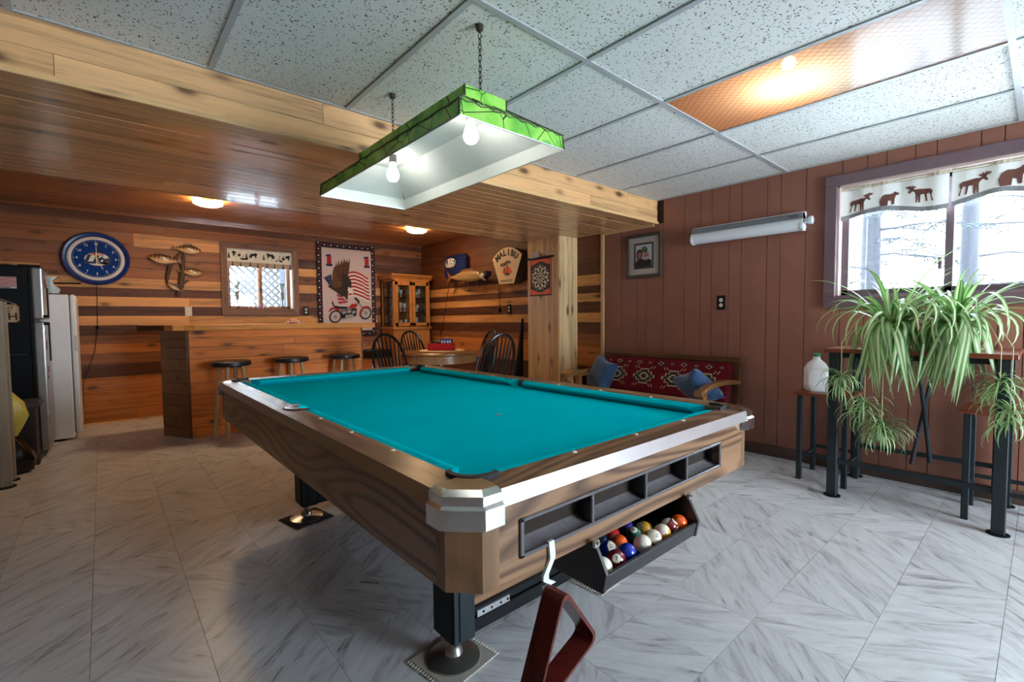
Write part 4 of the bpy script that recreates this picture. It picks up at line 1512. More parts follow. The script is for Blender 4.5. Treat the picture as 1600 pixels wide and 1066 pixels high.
for k in range(9):
    cy = -.5 + k * .125
    MB().box(-.18, .08, cy, cy + .02 + .01 * (k % 3), .4155, .4165).build('seat_stripe', cols[k % 2 * 0], seat_o)


def pillow(name, label, loc, rot, s=.2):
    m = MB()
    n = 14
    for sgn in (1, -1):
        def fn(u, v, sgn=sgn):
            a, b = 2 * u - 1, 2 * v - 1
            f = (1 - a ** 4) * (1 - b ** 4)
            k = 1 - .10 * (1 - abs(a)) * abs(b) ** 2 - .10 * (1 - abs(b)) * abs(a) ** 2
            return (a * s * (1 - .12 * (1 - b * b) * a * a) * k, sgn * .075 * max(0, f) ** .55, b * s * (1 - .12 * (1 - a * a) * b * b) * k)
        m.sheet(fn, n, n)
    o = m.build(name, M['velvet'], None, True, loc=loc, rot=rot, angle=1.5)
    return tag(o, label, 'cushion', 'blue velvet cushions on the settee')


pillow('throw_pillow', 'blue velvet throw pillow at the column end of the settee', (3.60, 2.80, .585), (-.35, .25, -PI / 2 - .35), .165)
pillow('throw_pillow', 'blue velvet throw pillow against the right settee arm', (3.52, 1.80, .565), (.75, -.35, -PI / 2 - .5), .165)

# ---- small wooden side table next to the column
st = thing('side_table', 'small rustic pine side table beside the column', 'side table', (3.86, 3.32, 0))
MB().box(-.15, .13, -.12, .13, .515, .555).build('top', M['pineY'], st, bevel=.008).color = C(196, 140, 84)
for sx in (-1, 1):
    for sy in (-1, 1):
        l_ = MB().hexa([(sx * .12 - .025, sy * .1 - .025, 0), (sx * .12 + .025, sy * .1 - .025, 0), (sx * .12 + .025, sy * .1 + .025, 0), (sx * .12 - .025, sy * .1 + .025, 0)],
                       [(sx * .09 - .025, sy * .08 - .025, .515), (sx * .09 + .025, sy * .08 - .025, .515), (sx * .09 + .025, sy * .08 + .025, .515), (sx * .09 - .025, sy * .08 + .025, .515)])
        l_.build('leg', M['pineZ'], st).color = C(190, 132, 78)

# ================================================================== BAR TABLE SET UNDER THE WINDOW
bt = thing('bar_table', 'slate metal bar table with cherry wood top under the window', 'table', (3.66, .49, 0))
hx_, hy_ = .27, .36
MB().box(-.31, .31, -.41, .41, .895, .92).build('table_top', M['cherry'], bt, bevel=.003)
for sx in (-1, 1):
    for sy in (-1, 1):
        lg = MB().box(sx * hx_ - .026, sx * hx_ + .026, sy * hy_ - .026, sy * hy_ + .026, .006, .895).build('leg', M['slate'], bt, bevel=.003)
        MB().lathe([(0, .0), (.045, .0), (.045, .006), (0, .008)], (sx * hx_, sy * hy_, 0), 20).build('foot_disc', M['black'], lg)
for sx in (-1, 1):
    MB().box(sx * hx_ - .012, sx * hx_ + .012, -hy_ + .026, hy_ - .026, .21, .235).build('foot_rail', M['slate'], bt)
    MB().box(sx * hx_ - .012, sx * hx_ + .012, -hy_ + .026, hy_ - .026, .865, .895).build('top_rail', M['slate'], bt)
for sy in (-1, 1):
    MB().box(-hx_ + .026, hx_ - .026, sy * hy_ - .012, sy * hy_ + .012, .865, .895).build('cross_rail', M['slate'], bt)
# crossed struts
MB().cyl((.1, -.05, .222), (-.05, .0, .865), .011, n=8).cyl((-.02, .02, .222), (.12, -.06, .865), .011, n=8).build('crossed_strut', M['slate'], bt)


def low_stool(lab, x, y):
    s = thing('counter_stool', lab, 'stool', (x, y, 0), 0, 'counter stools of the bar table')
    MB().box(-.18, .18, -.165, .165, .585, .605).build('seat', M['cherry'], s, bevel=.003)
    for sx in (-1, 1):
        for sy in (-1, 1):
            MB().box(sx * .145 - .015, sx * .145 + .015, sy * .13 - .015, sy * .13 + .015, 0, .585).build('leg', M['slate'], s, bevel=.002)
    for sy in (-1, 1):
        MB().box(-.13, .13, sy * .13 - .008, sy * .13 + .008, .14, .16).build('rail', M['slate'], s)
        MB().box(sy * .145 - .008, sy * .145 + .008, -.115, .115, .17, .19).build('rail', M['slate'], s)
    return s


low_stool('cherry topped counter stool with the water jug on it', 3.725, .965)
low_stool('cherry topped counter stool under trailing plantlets', 3.665, .135)

# ---- plastic jug
jg = thing('water_jug', 'translucent plastic gallon jug with green cap', 'jug', (3.70, 1.035, .605), .5)
jm_ = NT('milky_plastic')
jm_.col(C(226, 226, 224))
jm_.set(rough=.35)
jm_.b.inputs['Subsurface Weight'].default_value = .25


def rsq(w, d, z, k=5):
    out = []
    for i in range(24):
        a = 2 * PI * i / 24
        c_, s_ = cos(a), sin(a)
        q = (abs(c_) ** k + abs(s_) ** k) ** (-1 / k)
        out.append((w * c_ * q, d * s_ * q, z))
    return out


MB().loft([rsq(.06, .06, 0), rsq(.068, .068, .012), rsq(.07, .07, .06), rsq(.068, .068, .11), rsq(.07, .07, .15), rsq(.052, .052, .19, 3), rsq(.026, .026, .215, 2), rsq(.022, .022, .225, 2), rsq(.022, .022, .236, 2)]).build('bottle', jm_.m, jg, True)
MB().lathe([(0, .26), (.021, .26), (.023, .257), (.023, .238), (.0, .238)], n=20).build('cap', plain('green_cap', C(36, 128, 74), .4), jg, True)
MB().tube([(.045, .0, .205), (.075, 0, .19), (.082, 0, .15), (.07, 0, .11)], .012, 8).build('handle', jm_.m, jg, True)

# ================================================================== FRIDGE CORNER
fz = thing('upright_freezer', 'white upright freezer against the barn board wall', 'freezer', (-.5, 6.4, 0))
MB().box(-.33, .27, -.31, .31, .02, 1.385).build('body', M['white'], fz, bevel=.008)
MB().box(-.30, .2, -.29, .29, 0, .02).build('kick_base', M['black'], fz)
do = MB().box(.278, .318, -.31, .31, .07, 1.385).build('door', M['white'], fz, bevel=.01)
MB().box(.27, .279, -.30, .30, .07, 1.38).build('door_seal', M['plasticg'], fz)
MB().box(.30, .322, -.318, -.305, .86, 1.0).build('handle', M['offw'], do, bevel=.003)
wk = thing('ornament', 'small silver and black ornament standing on the white freezer', 'ornament', (-.36, 6.2, 1.385))
MB().box(-.08, .06, -.05, .05, 0, .012).build('base', M['black'], wk)
MB().loft([[(-.08 + .02 * sin(z * 30), -.045, z), (.05 + .03 * sin(z * 40), -.045, z), (.05 + .03 * sin(z * 40), .045, z), (-.08 + .02 * sin(z * 30), .045, z)] for z in (.012, .05, .09, .13, .17)]).build('pouch', M['steel'], wk)
MB().cyl((.0, 0, .11), (.22, 0, .115), .008, n=8).build('rod', M['black'], wk)

fg = thing('refrigerator', 'black refrigerator with stainless doors and stickers', 'refrigerator', (-.75, 5.79, 0))
MB().box(-.33, .31, -.28, .28, .03, 1.59).build('body', plain('black_cabinet', C(9, 10, 12), .55, .3, 90, spec=.2), fg, bevel=.008)
MB().box(-.3, .3, -.26, .26, 0, .03).build('feet_base', M['black'], fg)
for z0, z1 in ((.05, 1.13), (1.15, 1.58)):
    d_ = MB().box(.325, .39, -.28, .28, z0, z1).build('door', M['steel'], fg, bevel=.012, seg=2)
    zc = 1.10 if z0 < 1 else 1.16
    MB().box(.385, .42, -.29, -.26, zc, zc + .025).box(.41, .42, -.29, -.26, zc - (.3 if z0 < 1 else -.0), zc + (.025 if z0 < 1 else .25)).build('handle', M['black'], d_, bevel=.003)
MB().box(.31, .326, -.27, .27, .05, 1.58).build('door_gasket', M['black'], fg)
MB().box(.25, .38, -.27, .27, 1.582, 1.6).build('hinge_cover', M['black'], fg, bevel=.004)
k_ = 0
for y_, z_, w_, h_, c_ in ((-.2, 1.38, .09, .11, (190, 170, 150)), (-.08, 1.45, .1, .07, (120, 60, 50)), (-.18, 1.24, .08, .09, (220, 214, 200)), (-.05, 1.3, .09, .1, (170, 150, 140)), (.08, 1.4, .09, .12, (90, 90, 110)),
                           (-.17, .93, .06, .08, (206, 90, 60)), (-.12, .72, .05, .06, (150, 40, 40)), (-.2, .66, .04, .03, (60, 60, 60))):
    k_ += 1
    o = MB().box(0, .003, -w_ / 2, w_ / 2, -h_ / 2, h_ / 2).build('fridge_magnet', plain('magnet_%d' % k_, C(*c_), .5, .4, 60), fg, loc=(.39, y_, z_))
# flag sticker on the black side
fl = MB().box(-.1, .1, -.002, 0, -.055, .075).build('flag_sticker', M['offw'], fg, loc=(.163, -.2805, 1.44))
fl.scale = (.78, 1, .72)
for k in range(7):
    MB().box(-.098, .098, -.003, -.0021, .063 - k * .0165, .072 - k * .0165).build('red_stripe', M['red'], fl)
MB().box(-.098, -.03, -.0036, -.0031, .018, .073).build('canton', M['navy'], fl)
text('United States', .02, M['navy'], fl, (0, -.0032, -.046), name='sticker_lettering', bold=.0008)
MB().box(-.18, .28, -.284, -.2808, .86, .864).build('scratch', M['plasticg'], fg)
# hanging wooden sign
sg_ = thing('wooden_sign', 'small framed wooden sign on the black fridge side', 'sign', (-.61, 5.507, 1.198))
sg_.scale = (.8, 1, .8)
MB().box(-.13, .13, -.014, -.002, -.085, .085).build('board', plain('sign_tan', C(206, 170, 126), .6), sg_)
for a in ((-.135, .135, .075, .09), (-.135, .135, -.09, -.075)):
    MB().box(a[0], a[1], -.02, -.002, a[2], a[3]).build('frame_strip', plain('sign_edge', C(190, 150, 104), .6), sg_)
for sx in (-1, 1):
    MB().box(sx * .128 - .007, sx * .128 + .007, -.02, -.002, -.09, .09).build('frame_strip', plain('sign_edge', C(190, 150, 104), .6), sg_)
ink2 = plain('brown_lettering', C(70, 40, 26), .7)
text('PAYMENT', .043, ink2, sg_, (.0, -.0145, .052), bold=.0006)
text('ACCEPTED', .027, ink2, sg_, (.01, -.0145, .018), bold=.0005)
text('CA$H', .098, ink2, sg_, (-.005, -.0145, -.035), bold=.002)
MB().tube([(-.12, -.004, .09), (0, -.004, .15), (.12, -.004, .09)], .002, 5).build('cord', M['offw'], sg_)

# dark stand in front of the fridge
sd_ = thing('dark_stand', 'low dark brown wooden stand with grey top before the fridge', 'stand', (-.66, 5.34, 0))
MB().box(-.27, .24, -.12, .12, .05, .46).build('body', plain('dark_brown_wood', C(56, 42, 38), .6, .2, 30), sd_, bevel=.004)
MB().box(-.29, .27, -.15, .15, .46, .50).build('top', plain('grey_stand_top', C(72, 70, 72), .5, .2), sd_, bevel=.006)
MB().box(-.28, .25, -.13, .13, 0, .05).build('plinth', plain('dark_brown_wood', C(56, 42, 38), .6), sd_)
MB().box(-.24, .21, -.126, -.12, .1, .42).build('front_panel', plain('dark_panel', C(46, 34, 30), .6), sd_)
# weathered rack at the left edge of the picture
wr = thing('wooden_rack', 'weathered grey wooden shelf rack at the left edge', 'rack', (-.82, 4.72, 0))
for sx, sy in ((.28, -.08), (.28, .1), (-.3, -.08), (-.3, .1)):
    po_ = MB().box(sx - .04, sx + .04, sy - .022, sy + .022, .006, 1.27).build('post', M['greywood'], wr, bevel=.003)
    MB().lathe([(0, 0), (.06, 0), (.06, .006), (0, .007)], (sx, sy, 0), 16).build('foot_pad', M['black'], po_)
for z in (.16, .62, 1.2):
    MB().box(-.34, .24, -.075, -.05, z, z + .075).build('rail', M['greywood'], wr)
    MB().box(-.34, .24, .09, .115, z, z + .075).build('rail', M['greywood'], wr)
    MB().box(-.34, .24, -.05, .09, z + .06, z + .075).build('shelf', M['greywood'], wr)
MB().hexa([(-.2, -.1, .22), (-.13, -.1, .22), (-.13, -.082, .22), (-.2, -.082, .22)], [(.2, -.1, .36), (.24, -.1, .42), (.24, -.082, .42), (.2, -.082, .36)]).build('brace', wood('brace_wood', 'X', C(150, 104, 66), .3, 0, .6), wr)
MB().sheet(lambda u, v: (-.3 + .52 * u, -.03 + .008 * sin(20 * u), .25 + .36 * v), 16, 4, .004, (0, 1, 0)).build('dark_inner_sheet', M['black'], wr)  # thin black sheet filling the dark inside of the rack


def bag(name, label, loc, mt, rings):
    m = MB()
    rg = []
    rn = random.Random(5)
    for z, w_, d_, ox, oy in rings:
        ph = rn.uniform(0, 6)
        rg.append([(ox + w_ * cos(a) * (1 + .12 * sin(5 * a + ph)), oy + d_ * sin(a) * (1 + .12 * sin(7 * a + ph)), z) for a in [2 * PI * i / 26 for i in range(26)]])
    m.loft(rg)
    return tag(m.build(name, mt, None, True, loc=loc, angle=1.2), label, 'bag')


bag('plastic_bag', 'yellow plastic bag hanging off the rack post', (-.52, 4.90, .30), plain('yellow_plastic', C(214, 190, 84), .3, .15, 30), [(0, .01, .01, .02, 0), (.06, .04, .03, .02, 0), (.14, .075, .05, .02, 0), (.24, .07, .05, .0, 0), (.32, .045, .035, -.03, 0), (.37, .02, .018, -.05, 0)])
bag('trash_bag', 'black bin bag slumped on the floor under the yellow bag', (-.55, 5.05, 0), plain('black_plastic', C(12, 12, 14), .2, .2, 40), [(0, .09, .09, 0, 0), (.02, .13, .11, 0, 0), (.10, .14, .12, 0, 0), (.2, .10, .09, -.01, 0), (.28, .05, .05, -.02, 0), (.33, .03, .03, -.02, 0)])

# ================================================================== WALL THINGS
def flat(parent, name, pts, mt, k, depth=.0008, off=0.):
    """flat print: polygon in local x,z at layer k in front of local y=-off"""
    y = -off - .0012 * k
    return MB().prism(pts, y - depth, y, 'Y').build(name, mt, parent)


def disc(parent, name, cx, cz, r, mt, k, rx=1., n=32, off=0., depth=.0008):
    return flat(parent, name, ell(cx, cz, r * rx, r, n), mt, k, depth, off)


def outlet(label, loc, rz, plate, group='wall outlets', face=None):
    o = thing('wall_outlet', label, 'outlet', loc, rz, group)
    MB().box(-.036, .036, -.007, 0, -.06, .06).build('cover_plate', plate, o, bevel=.002)
    for z in (-.022, .022):
        s = MB().lathe([(0, -.0095), (.015, -.0095), (.0165, -.007), (.0165, -.006)], (0, 0, z), 18, axis='Y').build('socket', face or M['offw'], o)
        MB().box(-.007, -.005, -.0105, -.0096, z - .004, z + .005).box(.005, .007, -.0105, -.0096, z - .004, z + .005).build('slots', M['ink'], s)
    return o


tanp = plain('ivory_plate', C(206, 178, 140), .4)
outlet('ivory wall outlet below the four-fish plaque', (.792, YB - .004, 1.244), 0, tanp)
outlet('black outlet between the small window and the tapestry', (2.156, YB - .004, 1.259), 0, M['black'])
outlet('black outlet right of the tapestry near the cabinet', (3.287, YB - .004, 1.276), 0, M['black'])
outlet('black outlet below the fan-shaped sign', (XW - .004, 4.626, 1.252), -PI / 2, M['black'])
outlet('black outlet on the brown panel wall under the tube light', (XW, 1.845, 1.244), -PI / 2, M['black'])

# ---- clock
ck = thing('wall_clock', 'round blue beer-logo clock above the white freezer', 'clock', (-.018, YB - .004, 1.812))
rO = .284
MB().lathe([(rO - .05, -.03), (rO - .035, -.055), (rO - .015, -.058), (rO, -.04), (rO, 0), (0, 0)], n=48, axis='Y').build('blue_rim', plain('clock_blue_rim', C(16, 46, 118), .2, .05, coat=.5), ck, True)
MB().lathe([(rO - .082, -.028), (rO - .07, -.034), (rO - .055, -.034), (rO - .048, -.03)], n=48, axis='Y').build('silver_ring', plain('clock_silver', C(206, 200, 190), .35), ck, True)
MB().lathe([(0, -.02), (rO - .08, -.02), (rO - .08, -.028)], n=48, axis='Y').build('dial', plain('clock_dial', C(12, 54, 120), .6, .05, spec=.1), ck)
rf = rO - .085
wm = plain('clock_white', C(226, 224, 216), .5)
tk = MB()
for i in range(60):
    a = 2 * PI * i / 60
    l0, l1, w_ = (rf - .022, rf - .004, .0022) if i % 5 == 0 else (rf - .014, rf - .004, .0012)
    d, nn = (sin(a), cos(a)), (cos(a), -sin(a))
    pts = [(d[0] * l0 + nn[0] * w_, d[1] * l0 + nn[1] * w_), (d[0] * l1 + nn[0] * w_, d[1] * l1 + nn[1] * w_), (d[0] * l1 - nn[0] * w_, d[1] * l1 - nn[1] * w_), (d[0] * l0 - nn[0] * w_, d[1] * l0 - nn[1] * w_)]
    tk.prism(pts, -.022, -.0205, 'Y')
tk.build('minute_marks', wm, ck)
for h in range(1, 13):
    a = 2 * PI * h / 12
    text(str(h), .034, wm, ck, ((rf - .04) * sin(a), -.0215, (rf - .04) * cos(a)), name='numeral', bold=.0006)
disc(ck, 'logo_glow', .005, -.005, .07, plain('logo_gold', C(222, 196, 150), .4), 17, 1.5, off=.0015)
disc(ck, 'logo_oval', .005, -.005, .063, plain('logo_cream', C(236, 228, 212), .4), 18, 1.5, off=.0015)
text('Lite', .125, plain('logo_navy', C(18, 34, 70), .4), ck, (0, -.0245, -.012), sx=1.15, shear=.35, bold=.006)
text('Miller', .048, plain('logo_red', C(206, 84, 50), .4), ck, (.01, -.0245, .048), shear=.3, bold=.001)
disc(ck, 'small_oval', .062, -.048, .014, plain('logo_brown', C(120, 60, 40), .4), 21, 2., off=.0)
hm = plain('clock_hand_gold', C(236, 206, 150), .35)
MB().prism([(-.004, -.03), (.004, -.03), (.002, .17), (-.002, .17)], -.031, -.029, 'Y').build('minute_hand', hm, ck)
MB().prism([(-.006, .0), (.004, -.006), (.052, -.11), (.046, -.112)], -.029, -.027, 'Y').build('hour_hand', hm, ck)
MB().lathe([(0, -.034), (.009, -.034), (.009, -.024)], n=14, axis='Y').build('hub', hm, ck)
MB().tube([(-.01, -.004, -rO), (-.012, -.004, -.5), (-.02, -.004, -.745), (-.05, -.006, -1.0), (-.16, -.006, -1.36), (-.17, -.006, -1.78)], .003, 6).build('power_cord', plain('brown_cord', C(60, 40, 26), .6), ck)
MB().sphere((-.02, -.006, -.745), .016, 10, 8).build('inline_switch', M['black'], ck, True)

# ---- fish
perchm = NT('perch_skin')
tcn = perchm.n('ShaderNodeTexCoord')
sx_ = perchm.n('ShaderNodeSeparateXYZ')
perchm.l(tcn.outputs['Generated'], sx_.inputs[0])
st_ = perchm.math('PINGPONG', perchm.math('MULTIPLY', sx_.outputs[0], 16.), 1.)
bar_ = perchm.math('MULTIPLY', perchm.ramp(st_, [(.55, 0.), (.75, 1.)]), perchm.ramp(sx_.outputs[2], [(.35, 0.), (.55, 1.)]))
bcol = perchm.ramp(sx_.outputs[2], [(.15, C(226, 190, 136)), (.5, C(176, 126, 62)), (.85, C(84, 60, 32))])
perchm.col(perchm.mix(bar_, bcol, C(40, 30, 18)))
perchm.set(rough=.3, coat=.4)
finm = plain('fin_brown', C(120, 76, 40), .5, .3, 60)


def fish(parent, L, x, z, y=-.03, ang=0., flip=False, mt=None, hf=.36, belly=1.):
    """fish body along local x, head at +x (or -x when flipped)"""
    mt = mt or perchm.m
    rings = []
    pr = [(-.5, .035), (-.42, .05), (-.3, .10), (-.1, .155), (.1, .17), (.25, .15), (.38, .105), (.46, .06), (.5, .02)]
    for t, h in pr:
        hh_ = h * L * hf / .17 * .55
        rings.append([(t * L, .55 * hh_ * cos(a), hh_ * sin(a) * (1 if sin(a) > 0 else belly)) for a in [2 * PI * i / 14 for i in range(14)]])
    b = MB().loft(rings).build('fish', mt, parent, True, loc=(x, y, z), rot=(0, -ang, PI if flip else 0))
    h0 = L * hf * .5
    MB().prism([(-.48 * L, .015 * L), (-.62 * L, .12 * L), (-.58 * L, 0), (-.62 * L, -.12 * L), (-.48 * L, -.015 * L)], -.002, .002, 'Y').build('tail_fin', finm, b)
    MB().prism([(-.22 * L, h0 * .8), (-.18 * L, h0 * 1.35), (.0, h0 * 1.55), (.12 * L, h0 * 1.5), (.2 * L, h0 * .85)], -.0015, .0015, 'Y').build('dorsal_fin', finm, b)
    MB().prism([(-.2 * L, -h0 * .7), (-.16 * L, -h0 * 1.3), (-.06 * L, -h0 * .8)], -.0015, .0015, 'Y').build('anal_fin', finm, b)
    MB().prism([(.1 * L, -h0 * .8), (.1 * L, -h0 * 1.3), (.2 * L, -h0 * .75)], -.0015, .0015, 'Y').build('pelvic_fin', finm, b)
    MB().sphere((.4 * L, -.055 * L * (-1 if flip else 1), .03 * L), .014 * L, 8, 6).build('eye', M['ink'], b)
    return b


fp = thing('fish_plaque', 'wall mount of four perch on driftwood', 'fish mount', (.68, YB - .004, 1.42))
dw = plain('driftwood', C(84, 60, 40), .7, .4, 25)
for pts, r_ in (([(0, -.03, .0), (.04, -.035, .12), (.06, -.04, .27), (.075, -.03, .42), (.09, -.02, .55)], [.012, .03, .028, .022, .01]),
                ([(-.09, -.02, .14), (-.08, -.03, .25), (-.05, -.035, .36), (.0, -.03, .45), (.05, -.03, .52)], [.008, .02, .022, .02, .012]),
                ([(.04, -.035, .14), (.09, -.035, .18), (.13, -.02, .2)], [.02, .012, .004]),
                ([(-.03, -.03, .40), (-.12, -.025, .40), (-.19, -.02, .44)], [.018, .012, .004])):
    MB().tube(pts, r_, 8).build('driftwood', dw, fp, True)
fish(fp, .26, .13, .565, -.05, -.05)
fish(fp, .28, -.11, .43, -.06, .12, True)
fish(fp, .22, .15, .30, -.05, -.06)
fish(fp, .15, -.02, .11, -.05, .6, True)

wl = thing('mounted_fish', 'large open-mouthed fish mounted below the blue beer sign', 'fish mount', (XW - .004, 5.33, 1.72), -PI / 2)
wmt = plain('walleye_skin', C(158, 128, 84), .3, .35, 40, coat=.4)
MB().cyl((0, 0, 0), (0, -.13, 0), .012, n=8).build('mount_peg', M['black'], wl)
fb = fish(wl, .84, 0, 0, -.15, -.03, False, wmt, .17)
MB().lathe([(.05, -.03), (.062, .03), (.05, .06)], (.36, 0, -.01), 14, axis='X').build('pale_cheek', plain('pale_cheek', C(196, 180, 150), .4), fb, True)
MB().prism([(.36, .035), (.47, .05), (.47, .0), (.42, -.03), (.36, -.06)], -.045, .045, 'Y').build('open_mouth', M['ink'], fb)
for x in (-.05, .16):
    MB().tube([(x, .02, -.05), (x + .02, .03, -.11), (x + .03, .05, -.16)], [.012, .006, .003], 6).build('lower_fin', finm, fb)

# ---- beer can sign
bsn = thing('beer_sign', 'dark blue boxy sign with white oval above the mounted fish', 'sign', (XW - .004, 5.75, 1.905), -PI / 2)
sg = plain('sign_blue', C(12, 30, 84), .3, .2, 8, coat=.4)
hwid, hht = .27, .165
pts = [(-hwid, -hht + .02), (-hwid + .02, -hht), (hwid - .02, -hht), (hwid, -hht + .02), (hwid, hht - .05), (hwid - .05, hht), (-hwid + .05, hht), (-hwid, hht - .05)]
MB().prism(pts, -.085, 0, 'Y').build('body', sg, bsn, bevel=.015, seg=2)
for k in range(7):
    MB().box(.06, hwid - .02, -.09, -.084, -.12 + k * .036, -.108 + k * .036).build('rib', plain('rib_blue', C(22, 52, 120), .3), bsn)
disc(bsn, 'white_oval', -.10, .055, .068, M['offw'], 1, 2.0, off=.086)
disc(bsn, 'blue_oval', -.10, .055, .060, plain('deep_blue', C(14, 30, 86), .3), 2, 2.05, off=.086)
text('BUD', .075, M['white'], bsn, (-.09, -.0895, .082), bold=.003, shear=.2)
text('LIGHT', .075, M['white'], bsn, (-.11, -.0895, .025), bold=.003, shear=.2)
MB().tube([(-.25, -.01, -.16), (-.28, -.006, -.3), (-.42, -.005, -.75), (-.6, -.005, -1.25)], .003, 6).build('power_cord', M['black'], bsn)

# ---- fan shaped sign
mal = thing('light_box_sign', 'cream fan-shaped light box sign with palm trees', 'sign', (XW - .004, 4.535, 1.57), -PI / 2)


def MZ(y, z):
    return (4.535 - y, z - 1.57)


L0, R0 = MZ(4.81, 1.904), MZ(4.238, 1.912)
arcp = []
for i in range(13):
    t = i / 12
    x = L0[0] + (R0[0] - L0[0]) * t
    arcp.append((x, L0[1] + (R0[1] - L0[1]) * t + .118 * (1 - (2 * t - 1) ** 2)))
poly = arcp + [MZ(4.391, 1.566), MZ(4.677, 1.572)]
MB().prism(poly, -.12, 0, 'Y').build('case', plain('sign_case_tan', C(122, 104, 84), .5), mal)
flat(mal, 'cream_face', poly, plain('sign_cream', C(234, 206, 160), .45, .04), 0, .004, .12)
text_m = M['ink']
for i, ch in enumerate('MALIBU'):
    t = (i + .5) / 6
    a = (t - .5) * 1.45
    text(ch, .108, text_m, mal, (.01 + .31 * sin(a), -.1262, .075 + .315 * cos(a)), (PI / 2, a, 0), bold=.0045)
sunm = plain('sunset_orange', C(226, 84, 34), .5)
flat(mal, 'sun', ell(.02, .13, .09, .085, 20, 0, PI), sunm, 4, .0008, .12)
for cx_, h_, lean in ((.02, .125, .012), (-.005, .10, -.05)):
    flat(mal, 'palm_trunk', [(cx_ - .006, .115), (cx_ + .006, .115), (cx_ + lean + .004, .13 + h_), (cx_ + lean - .004, .13 + h_)], M['ink'], 5, .0008, .12)
    for k in range(9):
        a = PI * (.02 + k / 8.3)
        tip = (cx_ + lean + .07 * cos(a), .13 + h_ + .035 * sin(a) - .014)
        mid = (cx_ + lean + .04 * cos(a), .13 + h_ + .035 * sin(a) + .004)
        flat(mal, 'palm_frond', [(cx_ + lean, .13 + h_), (mid[0], mid[1] - .006), tip, (mid[0], mid[1] + .006)], M['ink'], 6 + k % 2, .0008, .12)
flat(mal, 'island', ell(.02, .12, .05, .012, 14), M['ink'], 9, .0008, .12)
MB().box(-.125, .125, -.1265, -.125, .038, .046).box(-.1, .1, -.1265, -.125, .024, .029).build('small_print', M['ink'], mal)
MB().tube([(-.28, -.01, .0), (-.29, -.006, -.1), (-.28, -.006, -.33)], .003, 6).build('power_cord', M['black'], mal)
MB().sphere((-.28, -.01, -.33), .016, 8, 6, (1, 1, 2)).build('plug', M['black'], mal, True)

# ---- dart banner on the column
db = thing('dart_banner', 'orange and black roll-up dart board hanging on the column', 'dart board', (cx0 - .001, 3.745, 1.60), -PI / 2)
MB().box(-.165, .165, -.004, -.001, -.215, .19).build('black_cloth', M['ink'], db)
orm = plain('banner_orange', C(228, 100, 62), .7)
for z0, sgn in ((.19, -1), (-.215, 1)):
    pts = [(-.15, z0 + sgn * .006), (.15, z0 + sgn * .006)] + [(.15 - .3 * i / 12, z0 + sgn * (.05 + .018 * cos(2 * PI * i / 12))) for i in range(13)]
    flat(db, 'orange_flame', pts, orm, 1, .0006, .004)
MB().box(-.163, -.155, -.0056, -.0041, -.21, .185).box(.155, .163, -.0056, -.0041, -.21, .185).build('orange_edge', orm, db)
cm_ = plain('dart_cream', C(226, 208, 170), .7)
dcz = -.02
disc(db, 'board_ring', 0, dcz, .142, M['ink'], 1, off=.004)
for i in range(20):
    a0, a1 = 2 * PI * (i - .5) / 20, 2 * PI * (i + .5) / 20
    for r_0, r_1, par in ((.012, .068, 0), (.074, .112, 1), (.112, .128, 0)):
        if (i + par) % 2 == 0:
            pts = [(r_0 * sin(a0), dcz + r_0 * cos(a0)), (r_1 * sin(a0), dcz + r_1 * cos(a0)), (r_1 * sin((a0 + a1) / 2), dcz + r_1 * cos((a0 + a1) / 2)), (r_1 * sin(a1), dcz + r_1 * cos(a1)), (r_0 * sin(a1), dcz + r_0 * cos(a1))]
            flat(db, 'segment', pts, cm_, 2, .0006, .004)
dn_ = [20, 1, 18, 4, 13, 6, 10, 15, 2, 17, 3, 19, 7, 16, 8, 11, 14, 9, 12, 5]
for i, v_ in enumerate(dn_):
    a = 2 * PI * i / 20
    text(str(v_), .016, cm_, db, (.136 * sin(a), -.0066, dcz + .136 * cos(a)), name='number', bold=.0006)
MB().cyl((-.21, -.012, .2), (.21, -.012, .2), .011, n=10).build('top_rod', M['black'], db, True)
MB().cyl((-.17, -.006, -.215), (.17, -.006, -.215), .006, n=8).build('bottom_rod', M['ink'], db, True)
MB().tube([(-.12, -.012, .205), (-.02, -.006, .325), (.13, -.012, .205)], .002, 5).build('hanging_cord', M['offw'], db)
MB().loft([[(-.14, -.03, .2), (.02, -.03, .21), (.02, -.012, .21), (-.14, -.012, .2)], [(-.11, -.03, .27), (-.05, -.03, .27), (-.05, -.012, .27), (-.11, -.012, .27)]]).build('dart_pouch', plain('clear_pouch', C(190, 184, 176), .2), db)
for k in range(3):
    MB().cyl((-.08 + .05 * k, -.02, .19), (-.09 + .05 * k, -.02, .25), .004, n=6).build('dart', [M['red'], M['navy'], M['ink']][k], db)

# ---- framed photograph
pf = thing('framed_photo', 'framed photo of two people on the brown wall', 'picture', (XW, 2.605, 1.724), -PI / 2)
w_, h_ = .195, .212
fm_ = plain('dark_frame', C(66, 60, 54), .35)
for a in ((-w_, w_, h_ - .03, h_), (-w_, w_, -h_, -h_ + .03), (-w_, -w_ + .03, -h_ + .03, h_ - .03), (w_ - .03, w_, -h_ + .03, h_ - .03)):
    MB().box(a[0], a[1], -.026, 0, a[2], a[3]).build('frame_side', fm_, pf, bevel=.004)
MB().box(-w_ + .03, w_ - .03, -.012, -.002, -h_ + .03, h_ - .03).build('mount', plain('grey_mount', C(206, 194, 186), .7), pf)
MB().box(-.107, .107, -.0145, -.012, -.125, .125).build('inner_border', plain('inner_grey', C(74, 68, 66), .6), pf)
ph = MB().box(-.09, .09, -.0165, -.0145, -.108, .108).build('photo', plain('photo_sky', C(206, 214, 224), .4, .1), pf)
sk1, sk2 = plain('photo_skin', C(176, 116, 98), .5), plain('photo_skin2', C(188, 124, 106), .5)
